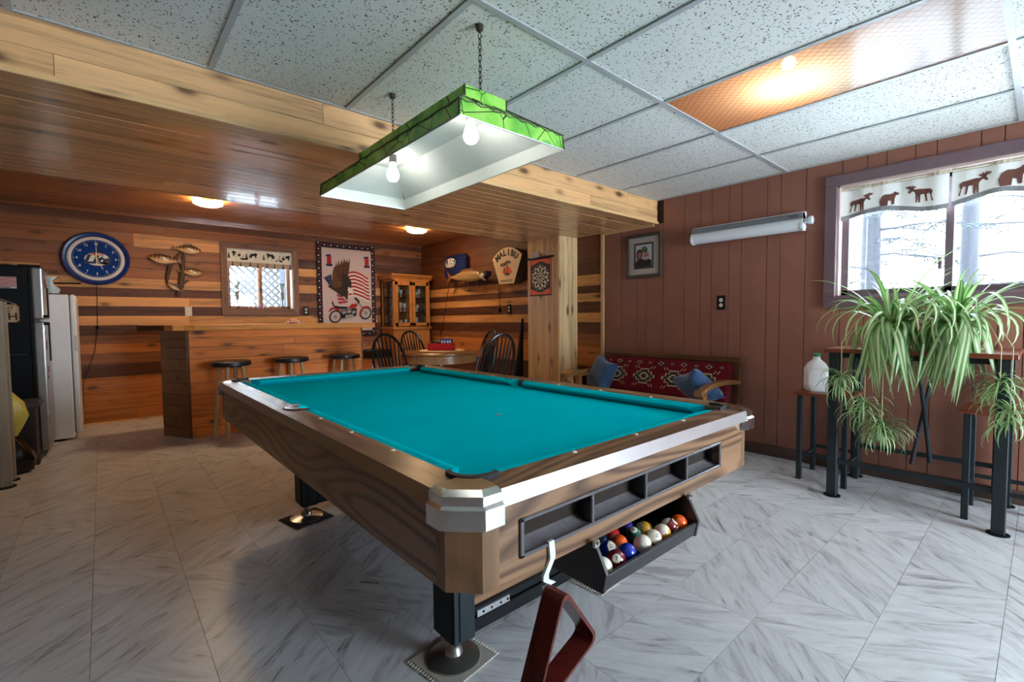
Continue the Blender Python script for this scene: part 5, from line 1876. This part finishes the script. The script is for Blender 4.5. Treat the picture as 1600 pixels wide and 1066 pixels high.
flat(ph, 'printed_leaves', ell(.01, .06, .035, .03, 9), plain('photo_leaf', C(120, 130, 80), .5), 1, .0005, .0165)
flat(ph, 'printed_hair', ell(-.045, .012, .036, .055, 16), plain('photo_hair', C(78, 46, 44), .5), 1, .0005, .0165)
flat(ph, 'printed_face', ell(-.042, .005, .023, .033, 16), sk1, 2, .0005, .0165)
flat(ph, 'printed_cap', ell(.042, .012, .037, .045, 16), plain('photo_white_hair', C(212, 206, 204), .5), 1, .0005, .0165)
flat(ph, 'printed_face', ell(.036, .0, .026, .034, 16), sk2, 2, .0005, .0165)
flat(ph, 'printed_beard', ell(.046, -.026, .022, .018, 14), plain('photo_beard', C(204, 180, 172), .5), 3, .0005, .0165)
flat(ph, 'printed_clothes', [(-.09, -.108), (.09, -.108), (.09, -.05), (.06, -.035), (.02, -.045), (-.01, -.03), (-.04, -.035), (-.075, -.045), (-.09, -.075)], M['ink'], 4, .0005, .0165)
MB().box(-w_ + .03, w_ - .03, -.0215, -.02, -h_ + .03, h_ - .03).build('glass', glass_mat('picture_glass', (.98, .98, .98, 1), .03), pf)

# ---- wall tube light
fl_ = thing('tube_light', 'white wall-mounted tube light on the brown panels', 'wall light', (XW, 1.645, 1.83), -PI / 2)
ll = .435
prf = [(0, -.04), (-.02, -.066), (-.05, -.07), (-.078, -.055), (-.088, -.028), (-.08, .0), (-.06, .022), (0, .03)]
MB().prism([(y_, z_) for y_, z_ in prf], -ll, ll - .01, 'X').build('white_diffuser', plain('diffuser_white', C(226, 230, 236), .4, .03), fl_, True, angle=.9)
MB().prism([(0, .03), (-.062, .022), (-.07, .05), (-.05, .066), (0, .066)], -ll - .005, ll - .006, 'X').build('grey_housing', plain('housing_grey', C(136, 138, 142), .35, metal=.4), fl_)
MB().box(-ll, ll, -.052, -.0, .066, .07).build('top_strip', M['white'], fl_)
for x in (-ll - .006, ll - .012):
    MB().prism([(y_ * 1.06, z_ * 1.06) for y_, z_ in prf] + [(-.04, .072), (0, .072)][::-1], x, x + .014, 'X').build('end_cap', M['white'], fl_)
MB().lathe([(.018, ll), (.022, ll + .03), (.03, ll + .034), (.03, ll + .055), (.02, ll + .06), (0, ll + .06)], (0, -.045, .0), 18, axis='X').build('end_knob', plain('knob_clear', C(206, 214, 222), .2), fl_, True)
MB().box(ll - .09, ll - .03, -.0735, -.07, .03, .05).build('rating_label', M['plasticg'], fl_)

# ---- ceiling lamps at the back
for x, y, lab in ((.844, 5.565, 'lit brass ceiling lamp above the fridge end of the bar'), (3.188, 5.541, 'lit brass ceiling lamp above the display cabinet corner')):
    cl = thing('ceiling_lamp', lab, 'ceiling light', (x, y, ZS), 0, 'brass ceiling lamps over the bar')
    MB().lathe([(0, 0), (.075, 0), (.078, -.008), (.05, -.022), (.012, -.026), (0, -.026)], n=24).build('canopy', M['brass'], cl, True)
    MB().lathe([(.075, -.022), (.13, -.026), (.125, -.04), (.09, -.055), (.03, -.066), (0, -.068)], n=28).build('glass_bowl', M['warmlamp'], cl, True)
    for k in range(3):
        a = 2 * PI * k / 3 + .4
        MB().tube([(.04 * cos(a), .04 * sin(a), -.02), (.10 * cos(a), .10 * sin(a), -.04), (.14 * cos(a), .14 * sin(a), -.022)], .004, 6).build('brass_arm', M['brass'], cl, True)
    MB().sphere((0, 0, -.074), .009, 8, 6).build('finial', M['brass'], cl, True)

# ---- tapestry
tp_ = thing('tapestry', 'wall tapestry of an eagle, striped flag and red motorcycle', 'tapestry', (2.748, YB - .026, 1.57))


def TP(cx, cy):
    """crop sketch coordinates to local x,z"""
    left = 85 + (cy - 45) * .034
    top = 45 + (cx - 85) * .09
    return ((cx - left) / 605. * .87 - .435, .68 - (cy - top) / 925. * 1.36)


def tpoly(name, pts, mt, k):
    return flat(tp_, name, [TP(*q) for q in pts], mt, k, .0006, .006)


MB().sheet(lambda u, v: (-.435 + .87 * u, -.004 + .0012 * sin(u * 9), -.68 + 1.36 * v - .012 * sin(PI * u) * v), 16, 8, .003, (0, 1, 0)).build('cloth', plain('tapestry_navy', C(40, 30, 36), .9), tp_)
MB().box(-.368, .368, -.0062, -.0052, -.60, .595).build('pale_field', plain('tapestry_field', C(196, 176, 170), .9, .06, 90), tp_)
tw, tr_ = plain('tapestry_white', C(214, 204, 200), .9), plain('tapestry_red', C(164, 34, 40), .9)
n_ = 0
for sd in (-1, 1):
    for k in range(30):
        z = -.66 + k * .0455
        c = (sd * .402 + .008 * (-1) ** k, z)
        flat(tp_, 'border_diamond', [(c[0] - .012, c[1]), (c[0], c[1] + .012), (c[0] + .012, c[1]), (c[0], c[1] - .012)], tw if k % 2 else tr_, 0, .0006, .006)
    for k in range(17):
        x = -.37 + k * .0462
        c = (x, sd * .638 + (.0 if sd > 0 else -.002) + .007 * (-1) ** k)
        flat(tp_, 'border_diamond', [(c[0] - .011, c[1]), (c[0], c[1] + .011), (c[0] + .011, c[1]), (c[0], c[1] - .011)], tw if k % 2 else tr_, 0, .0006, .006)
tk_, tn_ = plain('tapestry_black', C(28, 24, 28), .9), plain('tapestry_canton', C(34, 38, 74), .9)
feath, feath2 = plain('feather_brown', C(96, 62, 36), .9, .3, 60), plain('feather_dark', C(52, 38, 30), .9, .3, 60)
for ox, oy in ((0, 0), (393, 28)):
    tpoly('number_block', [(180 + ox, 180 + oy), (225 + ox, 176 + oy), (228 + ox, 196 + oy), (176 + ox, 196 + oy)], tn_, 1)
    tpoly('number_block', [(188 + ox, 196 + oy), (232 + ox, 196 + oy), (234 + ox, 268 + oy), (190 + ox, 268 + oy)], tr_, 1)
    tpoly('number_block', [(182 + ox, 268 + oy), (243 + ox, 270 + oy), (245 + ox, 295 + oy), (182 + ox, 290 + oy)], tn_, 1)


def wave(x, k):
    return 22 * sin((x - 400) / 240. * 2 * PI * .8 + .4) * -1


for k in range(7):
    y0_ = 372 + k * 36
    up_, lo_ = [], []
    for i in range(15):
        x = 398 + 16 * i + k * 3
        yy = y0_ + wave(x, k) + (0 if i < 11 else (i - 10) * 8)
        up_.append((x, yy))
        lo_.append((x, yy + 19))
    tpoly('flag_stripe', up_ + lo_[::-1], tr_, 2)
    tpoly('flag_stripe', [(a_, b_ + 19) for a_, b_ in up_] + [(a_, b_ + 17) for a_, b_ in lo_[::-1]], tw, 2)
for k in range(3):
    tpoly('flag_stripe', [(288 + 8 * k, 570 + 38 * k), (352 + 22 * k, 600 + 22 * k), (362 + 20 * k, 618 + 22 * k), (294 + 8 * k, 592 + 38 * k)], tr_, 2)
tpoly('flag_canton', [(158, 402), (232, 372), (262, 520), (238, 500), (210, 470)], tn_, 2)
for sx_2, sy_2 in ((185, 408), (205, 400), (222, 392), (205, 425), (222, 415), (238, 430), (225, 450), (240, 465)):
    c = TP(sx_2, sy_2)
    flat(tp_, 'star', [(c[0] + .006 * (1 if i % 2 == 0 else .45) * sin(i * PI / 5), c[1] + .006 * (1 if i % 2 == 0 else .45) * cos(i * PI / 5)) for i in range(10)], tw, 3, .0006, .006)
tpoly('eagle_wing', [(245, 480), (246, 350), (265, 290), (272, 320), (278, 255), (296, 300), (300, 238), (322, 285), (335, 230), (350, 270), (362, 218), (378, 262), (395, 225), (400, 270), (425, 222), (415, 340), (402, 400), (430, 470), (400, 540), (330, 560), (270, 540)], feath, 4)
for k in range(6):
    tpoly('feather_streak', [(262 + 28 * k, 300 - 8 * k), (270 + 28 * k, 300 - 8 * k), (330 + 12 * k, 450), (322 + 12 * k, 450)], feath2, 5)
tpoly('eagle_body', [(345, 370), (400, 385), (440, 460), (440, 510), (405, 560), (400, 640), (370, 600), (330, 590), (280, 545), (205, 495), (200, 475), (280, 510), (340, 500)], feath2, 6)
tpoly('eagle_head', [(408, 505), (450, 530), (468, 560), (455, 580), (420, 565), (400, 540)], tw, 7)
tpoly('eagle_beak', [(452, 560), (470, 562), (462, 580)], plain('beak_yellow', C(206, 160, 70), .9), 8)
chg = plain('tapestry_chrome', C(150, 146, 144), .9)
for cxx, cyy, r_ in ((278, 792, 64), (598, 785, 66)):
    for k, (q, mt) in enumerate(((1., tk_), (.78, chg), (.68, plain('tapestry_field', C(196, 176, 170), .9)), (.25, tk_))):
        tpoly('wheel', ell(cxx, cyy, r_ * q, r_ * q, 24), mt, 2 + k)
    for a in range(6):
        ca, sa = cos(a * PI / 6), sin(a * PI / 6)
        tpoly('spoke', [(cxx - ca * r_ * .7 - sa * 2, cyy - sa * r_ * .7 + ca * 2), (cxx + ca * r_ * .7 - sa * 2, cyy + sa * r_ * .7 + ca * 2), (cxx + ca * r_ * .7 + sa * 2, cyy + sa * r_ * .7 - ca * 2), (cxx - ca * r_ * .7 + sa * 2, cyy - sa * r_ * .7 - ca * 2)], chg, 6)
tpoly('engine', [(330, 735), (500, 725), (495, 800), (440, 820), (340, 820)], tk_, 7)
for ex, ey, ew in ((345, 745, 40), (395, 740, 45), (450, 750, 35), (380, 785, 80)):
    tpoly('engine_part', [(ex, ey), (ex + ew, ey - 4), (ex + ew, ey + 26), (ex, ey + 28)], chg, 8)
tpoly('exhaust', [(345, 815), (480, 800), (490, 812), (345, 830)], chg, 9)
tpoly('fuel_tank', [(405, 720), (440, 680), (500, 676), (505, 705), (470, 728)], tr_, 9)
tpoly('seat', [(262, 680), (320, 695), (405, 705), (400, 725), (340, 725), (270, 705)], tk_, 9)
tpoly('back_rest', [(238, 640), (250, 640), (268, 690), (255, 690)], tk_, 9)
tpoly('rear_fender', [(205, 745), (225, 705), (265, 695), (330, 730), (320, 745), (262, 715)], tr_, 9)
tpoly('front_fender', [(530, 760), (560, 715), (620, 712), (655, 745), (610, 728), (565, 735), (545, 800), (528, 810)], tr_, 9)
tpoly('fork', [(498, 650), (512, 645), (600, 785), (588, 790)], chg, 8)
tpoly('handlebar', [(468, 622), (490, 615), (530, 660), (515, 690), (508, 665)], tk_, 9)
tpoly('dropped_script', [(340, 872), (520, 868), (520, 880), (340, 884)], plain('tapestry_field', C(196, 176, 170), .9), 1)

# ---- valance over the small back window: forest animals
bv = thing('valance', 'short curtain with bears, boats and trees on the bar window', 'curtain', (1.603, YB + .03, 1.94))


def vy(x):
    return -.008 - .007 * sin(x * 42) - .004 * sin(x * 91)


MB().sheet(lambda u, v: (-.385 + .77 * u, vy(-.385 + .77 * u), -.115 + .215 * v + .004 * sin(u * 14) * (1 - v)), 60, 4, .002, (0, 1, 0)).build('cloth', plain('valance_cream', C(226, 218, 196), .85, .05), bv, True)
MB().sheet(lambda u, v: (-.385 + .77 * u, vy(-.385 + .77 * u) - .0016, -.112 + .06 * v), 60, 1, .001, (0, 1, 0)).build('tan_band', plain('valance_tan', C(176, 152, 132), .85), bv, True)
MB().cyl((-.388, -.004, .095), (.388, -.004, .095), .006, n=8).build('curtain_rod', M['offw'], bv)


def vmot(name, pts, cx_, cz_, s, mt, flip=1):
    m = MB()
    vs = [(cx_ + flip * a * s, vy(cx_ + flip * a * s) - .004, cz_ + b * s) for a, b in pts]
    m.add(vs, [tuple(range(len(vs)))])
    return m.build(name, mt, bv)


gmt, bmt, rmt = plain('print_green', C(40, 74, 54), .9), plain('print_black', C(34, 34, 36), .9), plain('print_maroon', C(104, 44, 44), .9)
treep = [(-.5, -1), (-.18, -.35), (-.36, -.35), (-.1, .25), (-.2, .25), (0, 1), (.2, .25), (.1, .25), (.36, -.35), (.18, -.35), (.5, -1)]
bearp = [(-1, -.6), (-.95, .1), (-.6, .5), (0, .5), (.4, .65), (.55, .8), (.75, .6), (1., .35), (.7, .15), (.65, -.6), (.4, -.6), (.35, -.1), (-.3, -.1), (-.4, -.6)]
boatp = [(-1, -.1), (1, -.1), (.7, -.5), (-.7, -.5)]
for i in range(4):
    x = -.30 + i * .2
    vmot('bear_print', bearp, x + .02, .045 - .01 * (i % 2), .052, bmt, 1 if i % 2 else -1)
    vmot('tree_print', treep, x - .06, .03, .04, gmt)
    vmot('tree_print', treep, x - .02, -.08, .036, gmt if i % 2 else rmt)
    vmot('tree_print', treep, x + .07, -.085, .034, rmt if i % 2 else gmt)
for x in (-.19, .23):
    vmot('boat_print', boatp, x, .0, .05, bmt)
    vmot('sail_print', [(-.7, 0), (-.1, 1.1), (-.05, 0)], x, .0, .045, plain('print_sail', C(196, 184, 164), .9))
    vmot('sail_print', [(.0, 0), (.05, 1.2), (.7, 0)], x, .0, .045, plain('print_sail', C(196, 184, 164), .9))

# things on the sill of the back window
for x, lab in ((1.325, 'tall slim glass vase on the left of the bar window sill'), (1.868, 'tall slim glass vase on the right of the bar window sill')):
    v_ = MB().lathe([(0, 0), (.04, 0), (.03, .012), (.012, .05), (.014, .12), (.022, .22), (.03, .3), (.046, .345), (.043, .345), (.027, .3), (.018, .2), (.01, .12), (.006, .06), (0, .05)], n=20).build('glass_vase', M['vaseglass'], None, True, loc=(x, YB + .045, 1.286))
    tag(v_, lab, 'vase', 'slim glass vases')
    MB().lathe([(.0145, .12), (.019, .14), (.021, .2), (.0235, .22)], n=14).build('painted_band', plain('vase_print', C(140, 132, 112), .5), v_, True)
    MB().lathe([(.0, .322), (.036, .326), (.036, .332), (.0, .334)], n=14).build('rim_fill', plain('vase_fill', C(160, 150, 128), .5), v_)
bd = thing('bead_garland', 'garland of coloured beads on the bar window sill', 'garland', (1.56, YB + .02, 1.287))
cl_ = [plain('bead_blue', C(70, 90, 140), .3), plain('bead_pink', C(206, 160, 160), .3), plain('bead_white', C(220, 216, 214), .3), plain('bead_red', C(150, 60, 60), .3)]
for k in range(20):
    MB().sphere((-.13 + k * .0135, .008 * sin(k * 1.7), .010 + (.008 if k % 3 == 0 else 0)), .0095, 8, 6).build('bead', cl_[k % 4], bd, True)

# ---- valance of the right window: moose and bears
vl = thing('valance', 'sheer cream curtain with brown moose and bears', 'curtain', (XW + .02, .42, 1.245), -PI / 2)
vcl = NT('sheer_valance')
p, oi = vcl.randpos()
vcl.col(C(232, 230, 226))
vcl.set(rough=.9)
trn = vcl.n('ShaderNodeBsdfTranslucent')
trn.inputs[0].default_value = C(236, 232, 226)
mx = vcl.n('ShaderNodeMixShader')
mx.inputs[0].default_value = .07
vcl.l(vcl.b.outputs[0], mx.inputs[1]); vcl.l(trn.outputs[0], mx.inputs[2]); vcl.l(mx.outputs[0], vcl.out.inputs[0])


def v2y(x):
    return .012 + .006 * sin(x * 21) + .003 * sin(x * 47 + 1)


def vbot(x):
    # x local right; scalloped lower hem
    return .575 + .022 * sin((x + .59) * 2 * PI / .56 - 1.35) + .008 * sin(x * 9)


for a, b in ((-.585, -.006), (.006, .585)):
    MB().sheet(lambda u, v, a=a, b=b: (a + (b - a) * u, v2y(a + (b - a) * u), vbot(a + (b - a) * u) + (.79 - vbot(a + (b - a) * u)) * v), 40, 6, .0012, (0, 1, 0)).build('sheer_panel', vcl.m, vl, True)
    MB().sheet(lambda u, v, a=a, b=b: (a + (b - a) * u, v2y(a + (b - a) * u) - .002, vbot(a + (b - a) * u) - .004 + .03 * v), 40, 1, .0015, (0, 1, 0)).build('grey_hem', plain('hem_grey', C(136, 134, 136), .85, .2, 90), vl, True)
    MB().sheet(lambda u, v, a=a, b=b: (a + (b - a) * u, v2y(a + (b - a) * u) - .002 - .004 * abs(sin(u * 70)), .765 + .022 * v), 80, 1, .002, (0, 1, 0)).build('gathered_header', plain('header_tan', C(196, 184, 160), .85, .2, 60), vl, True)
MB().cyl((-.59, .01, .776), (.59, .01, .776), .006, n=8).build('curtain_rod', M['offw'], vl)
moosep = [(-.95, -.95), (-.83, -.95), (-.72, -.35), (-.6, -.1), (-.42, -.2), (-.5, -.9), (-.38, -.9), (-.25, -.15), (.05, -.15), (.08, -.95), (.2, -.95), (.25, -.2), (.3, -.9), (.42, -.9), (.42, -.05), (.55, .2), (.7, .3), (.85, .15), (1.02, .12), (1.02, .28), (.9, .45), (.95, .6), (1.2, .68), (1.25, .9), (1.1, .78), (1.05, .95), (.95, .78), (.88, .98), (.8, .75), (.65, .92), (.62, .72), (.45, .78), (.4, .62), (.62, .55), (.5, .42), (.2, .45), (-.3, .35), (-.7, .3), (-.9, .05), (-.8, -.35)]
bear2 = [(-.85, -.75), (-.95, -.1), (-.75, .45), (-.35, .7), (.1, .65), (.45, .75), (.6, .95), (.72, .85), (1.05, .65), (1.0, .5), (.72, .4), (.6, .05), (.55, -.7), (.3, -.7), (.25, -.2), (-.05, -.15), (-.1, -.75)]
mo = plain('moose_brown', C(104, 62, 52), .9)
for nm, pts, yw, zw, s, fl2 in (('moose_print', moosep, .89, 1.915, .062, 1), ('bear_print', bear2, .726, 1.905, .052, 1), ('moose_print', moosep, .559, 1.915, .064, -1), ('moose_print', moosep, .321, 1.922, .066, 1), ('bear_print', bear2, .15, 1.925, .064, 1), ('moose_print', moosep, -.03, 1.92, .064, -1)):
    m = MB()
    cx_, cz_ = .42 - yw, zw - 1.245
    vs = [(cx_ + fl2 * a * s, v2y(cx_ + fl2 * a * s) - .0025, cz_ + b * s) for a, b in pts]
    m.add(vs, [tuple(range(len(vs)))])
    m.build(nm, mo, vl)

# ================================================================== SPIDER PLANT
lf = NT('variegated_leaf')
uvn = lf.n('ShaderNodeUVMap')
sp = lf.n('ShaderNodeSeparateXYZ')
lf.l(uvn.outputs[0], sp.inputs[0])
nz = lf.noise(uvn.outputs[0], 6., 2)
d_ = lf.math('ABSOLUTE', lf.math('SUBTRACT', sp.outputs[0], .5))
oi = lf.n('ShaderNodeObjectInfo')
gcol = lf.mix(oi.outputs['Random'], C(84, 138, 62), C(140, 180, 104))
lf.col(lf.mix(lf.ramp(d_, [(.13, 1.), (.27, 0.)]), gcol, C(222, 226, 188)))
lf.set(rough=.45)
tl = lf.n('ShaderNodeBsdfTranslucent')
lf.l(gcol, tl.inputs[0])
mx = lf.n('ShaderNodeMixShader')
mx.inputs[0].default_value = .25
lf.l(lf.b.outputs[0], mx.inputs[1]); lf.l(tl.outputs[0], mx.inputs[2]); lf.l(mx.outputs[0], lf.out.inputs[0])


def leaf_strip(L, w, up, droop, n=9, hang=False):
    """ribbon leaf growing along +x from the origin; returns verts (rows of 3), a shallow V section"""
    rows = []
    x = z = 0.
    ang = up
    for i in range(n + 1):
        t = i / n
        ww = w * (min(1, .35 + 3 * t) if t < .25 else 1.) * (1 - max(0, (t - .45) / .55) ** 1.6 * .97)
        rows.append([(x, -ww, z + ww * .35), (x, 0, z), (x, ww, z + ww * .35)])
        ang -= droop / n * ((2.2 if t < .5 else .3) if hang else (.4 + 1.3 * t))
        ang = max(ang, -1.5) if hang else ang
        x += L / n * cos(ang)
        z += L / n * sin(ang)
    return rows


def leaf_mesh(rows_list, name):
    vs, fs, uv = [], [], []
    for rows in rows_list:
        o = len(vs)
        for i, r_ in enumerate(rows):
            vs += r_
            for k in range(3):
                uv.append((k / 2., i / (len(rows) - 1)))
        for i in range(len(rows) - 1):
            for k in range(2):
                fs.append((o + i * 3 + k, o + i * 3 + k + 1, o + i * 3 + 4 + k, o + i * 3 + 3 + k))
    me = bpy.data.meshes.new(name)
    me.from_pydata(vs, [], fs)
    ul = me.uv_layers.new(name='UVMap')
    for lp in me.loops:
        ul.data[lp.index].uv = uv[lp.vertex_index]
    for p in me.polygons:
        p.use_smooth = True
    me.materials.append(lf.m)
    return me


rl = random.Random(21)
LM = {}
for k in range(6):      # upright
    LM['up', k] = leaf_mesh([leaf_strip(rl.uniform(.42, .62), .011, rl.uniform(1.1, 1.45), rl.uniform(.5, 1.4))], 'leaf')
for k in range(8):      # arching
    LM['arch', k] = leaf_mesh([leaf_strip(rl.uniform(.40, .56), .012, rl.uniform(.8, 1.35), rl.uniform(2.2, 3.), 12)], 'leaf')
for k in range(8):      # drooping
    LM['droop', k] = leaf_mesh([leaf_strip(rl.uniform(.28, .53), .0125, rl.uniform(.45, 1.1), rl.uniform(1.9, 2.7), 14, True)], 'leaf')
pots = plain('white_pot', C(226, 228, 226), .35, .04)
for pn, (px_, py_, lab) in enumerate(((3.52, .60, 'spider plant in a white pot on the left of the bar table'), (3.56, .33, 'spider plant in a white pot on the right of the bar table'))):
    sp_ = thing('spider_plant', lab, 'potted plant', (px_, py_, .92), 0, 'spider plants on the bar table')
    MB().lathe([(0, 0), (.07, 0), (.075, .008), (.094, .11), (.1, .113), (.1, .128), (.092, .128), (.085, .11), (0, .108)], n=32).build('pot', pots, sp_, True)
    MB().lathe([(0, -.0), (.11, 0), (.118, .012), (.112, .012), (.1, .006), (0, .006)], n=32).build('saucer', M['offw'], sp_, True)
    MB().lathe([(0, .118), (.06, .116), (.088, .112)], n=20).build('soil', plain('soil', C(52, 38, 28), .95, .3, 80), sp_)
    for k in range(140):
        cls = 'up' if k < 20 else ('arch' if k < 58 else 'droop')
        a = rl.uniform(0, 2 * PI)
        # keep leaves off the window glass: fewer towards the wall
        if cos(a) > .35 and cls != 'up':
            a += PI * rl.uniform(.6, 1.4)
        if cls == 'droop':
            a = PI + rl.gauss(0, .62)
        rr_ = rl.uniform(.0, .05)
        s_ = rl.uniform(.75, 1.1) * (.85 if cos(a) > .2 else 1)
        link('leaf', LM[cls, rl.randrange(6 if cls == 'up' else 8)], sp_, (rr_ * cos(a) - (.05 if cls == 'droop' else 0), rr_ * sin(a), rl.uniform(.115, .14)), (rl.uniform(-.3, .3), 0, a), (s_, rl.uniform(.85, 1.25), s_))
    # runners with plantlets
    runs = ([(-.20, .20, -.20, 70), (-.20, -.0, -.46, 100), (-.21, .08, -.34, 60)] if pn == 0 else [(-.24, -.19, -.16, 60), (-.25, -.23, -.30, 66)])
    for (rx, ry, rz_, nl) in runs:
        st_o = MB().tube([(-.05, ry * .2, .13), (rx * .7, ry * .7, .17), (rx, ry, .04), (rx, ry, rz_ + .02)], .0022, 6).build('runner', plain('runner_tan', C(196, 186, 132), .6), sp_, True)
        rws = []
        for k in range(nl):
            a = rl.uniform(0, 2 * PI)
            R3 = Matrix.Rotation(a, 3, 'Z')
            rows = leaf_strip(rl.uniform(.11, .21), .0048, rl.uniform(-.4, 1.), rl.uniform(1.5, 2.8), 8)
            dz = rl.uniform(-.03, .05)
            rws.append([[tuple(R3 @ Vector(q) + Vector((rx, ry, rz_ + dz))) for q in r_] for r_ in rows])
        me = leaf_mesh(rws, 'plantlet')
        tag(link('plantlet', me, sp_), kind='stuff')

# ================================================================== OUTDOORS
snow = plain('snow', C(238, 242, 248), .9, .03)
gnd = MB()
gnd.sheet(lambda u, v: (XW + .4 + 40 * u, -25 + 55 * v, .55 + .2 * sin(v * 20) * u - .3 * u), 20, 20)
struct(gnd.build('snowy_yard', snow), 'snow-covered yard outside the side window', 'ground')
gb = MB().box(-12, XW + .3, YB + .6, 40, .3, .35)
struct(gb.build('back_yard', snow), 'snow-covered ground behind the back wall', 'ground')
bark = wood('grey_bark', 'Z', C(36, 37, 42), .5, 0, .9)
ndl = plain('frosted_needles', C(30, 38, 40), .9, .3, 30)
rt_ = random.Random(4)


def conifer(x, y, h, r, lab, nb=26, z0=.5):
    t = thing('conifer_tree', lab, 'tree', (x, y, z0), rt_.uniform(0, 6), 'conifers outside the window')
    MB().tube([(0, 0, -.3), (.01, 0, h * .3), (.0, .02, h * .7), (0, 0, h)], [r * 1.1, r * .95, r * .6, .01], 10).build('trunk', bark, t, True)
    br, nd = MB(), MB()
    for k in range(nb):
        z = .35 + (h - .6) * (k / nb) ** 1.1
        a = rt_.uniform(0, 2 * PI)
        L = (1.7 * (1 - z / h) + .35) * rt_.uniform(.7, 1.1)
        pts = []
        for i in range(6):
            q = i / 5
            pts.append((L * q * cos(a), L * q * sin(a), z + .12 * L * q - .30 * L * q * q + .02 * sin(q * 9 + k)))
        br.tube(pts, [.018, .014, .011, .008, .005, .003], 5)
        for i in range(26):
            q = rt_.uniform(.25, 1)
            bx, by, bz2 = (L * q * cos(a), L * q * sin(a), z + .12 * L * q - .30 * L * q * q)
            aa = a + rt_.choice((-1, 1)) * rt_.uniform(.5, 1.1)
            l2 = rt_.uniform(.12, .36)
            e_ = (bx + l2 * cos(aa), by + l2 * sin(aa), bz2 - rt_.uniform(.0, .12))
            nd.tube([(bx, by, bz2), e_], [.007, .003], 3, cap=False)
            for j in range(5):
                w = rt_.uniform(.2, 1)
                cx_, cy_, cz_ = (bx + (e_[0] - bx) * w, by + (e_[1] - by) * w, bz2 + (e_[2] - bz2) * w)
                nd.tube([(cx_, cy_, cz_), (cx_ + rt_.uniform(-.06, .06), cy_ + rt_.uniform(-.06, .06), cz_ - rt_.uniform(.01, .06))], [.005, .002], 3, cap=False)
    br.build('branches', bark, t)['kind'] = 'stuff'
    nd.build('twigs', ndl, t)['kind'] = 'stuff'


conifer(8.0, 1.58, 6., .085, 'snowy conifer nearest the left pane of the side window', 30)
conifer(8.3, .66, 6.5, .09, 'snowy conifer seen through the right pane', 30)
conifer(10.5, -.6, 7., .1, 'snowy conifer standing farther right in the yard', 30)
conifer(12.5, 2.6, 7., .1, 'snowy conifer deeper in the yard behind the left one', 28)

# lattice porch outside the bar window
lt = thing('porch_lattice', 'white diamond lattice screen outside the bar window', 'lattice', (1.9, YB + 1.6, .35))
m = MB()
for k in range(-14, 28):
    x = k * .115
    for sg2, yo in ((1, 0), (-1, .012)):
        a, b = (x, 0), (x + sg2 * 2.2, 2.2)
        m.hexa([(a[0] - .028, yo, a[1]), (a[0] + .028, yo, a[1]), (a[0] + .028, yo + .008, a[1]), (a[0] - .028, yo + .008, a[1])], [(b[0] - .028, yo, b[1]), (b[0] + .028, yo, b[1]), (b[0] + .028, yo + .008, b[1]), (b[0] - .028, yo + .008, b[1])])
latm = plain('lattice_white', C(76, 78, 80), .7)
tag(m.build('lattice_slats', latm, lt), kind='stuff')
pstm = plain('porch_blue_grey', C(52, 56, 66), .7)
MB().box(.34, .48, -.12, -.02, -.3, 2.1).build('post', pstm, lt)
MB().box(-1.6, 2.2, -.12, -.02, 1.72, 1.98).build('beam', pstm, lt)
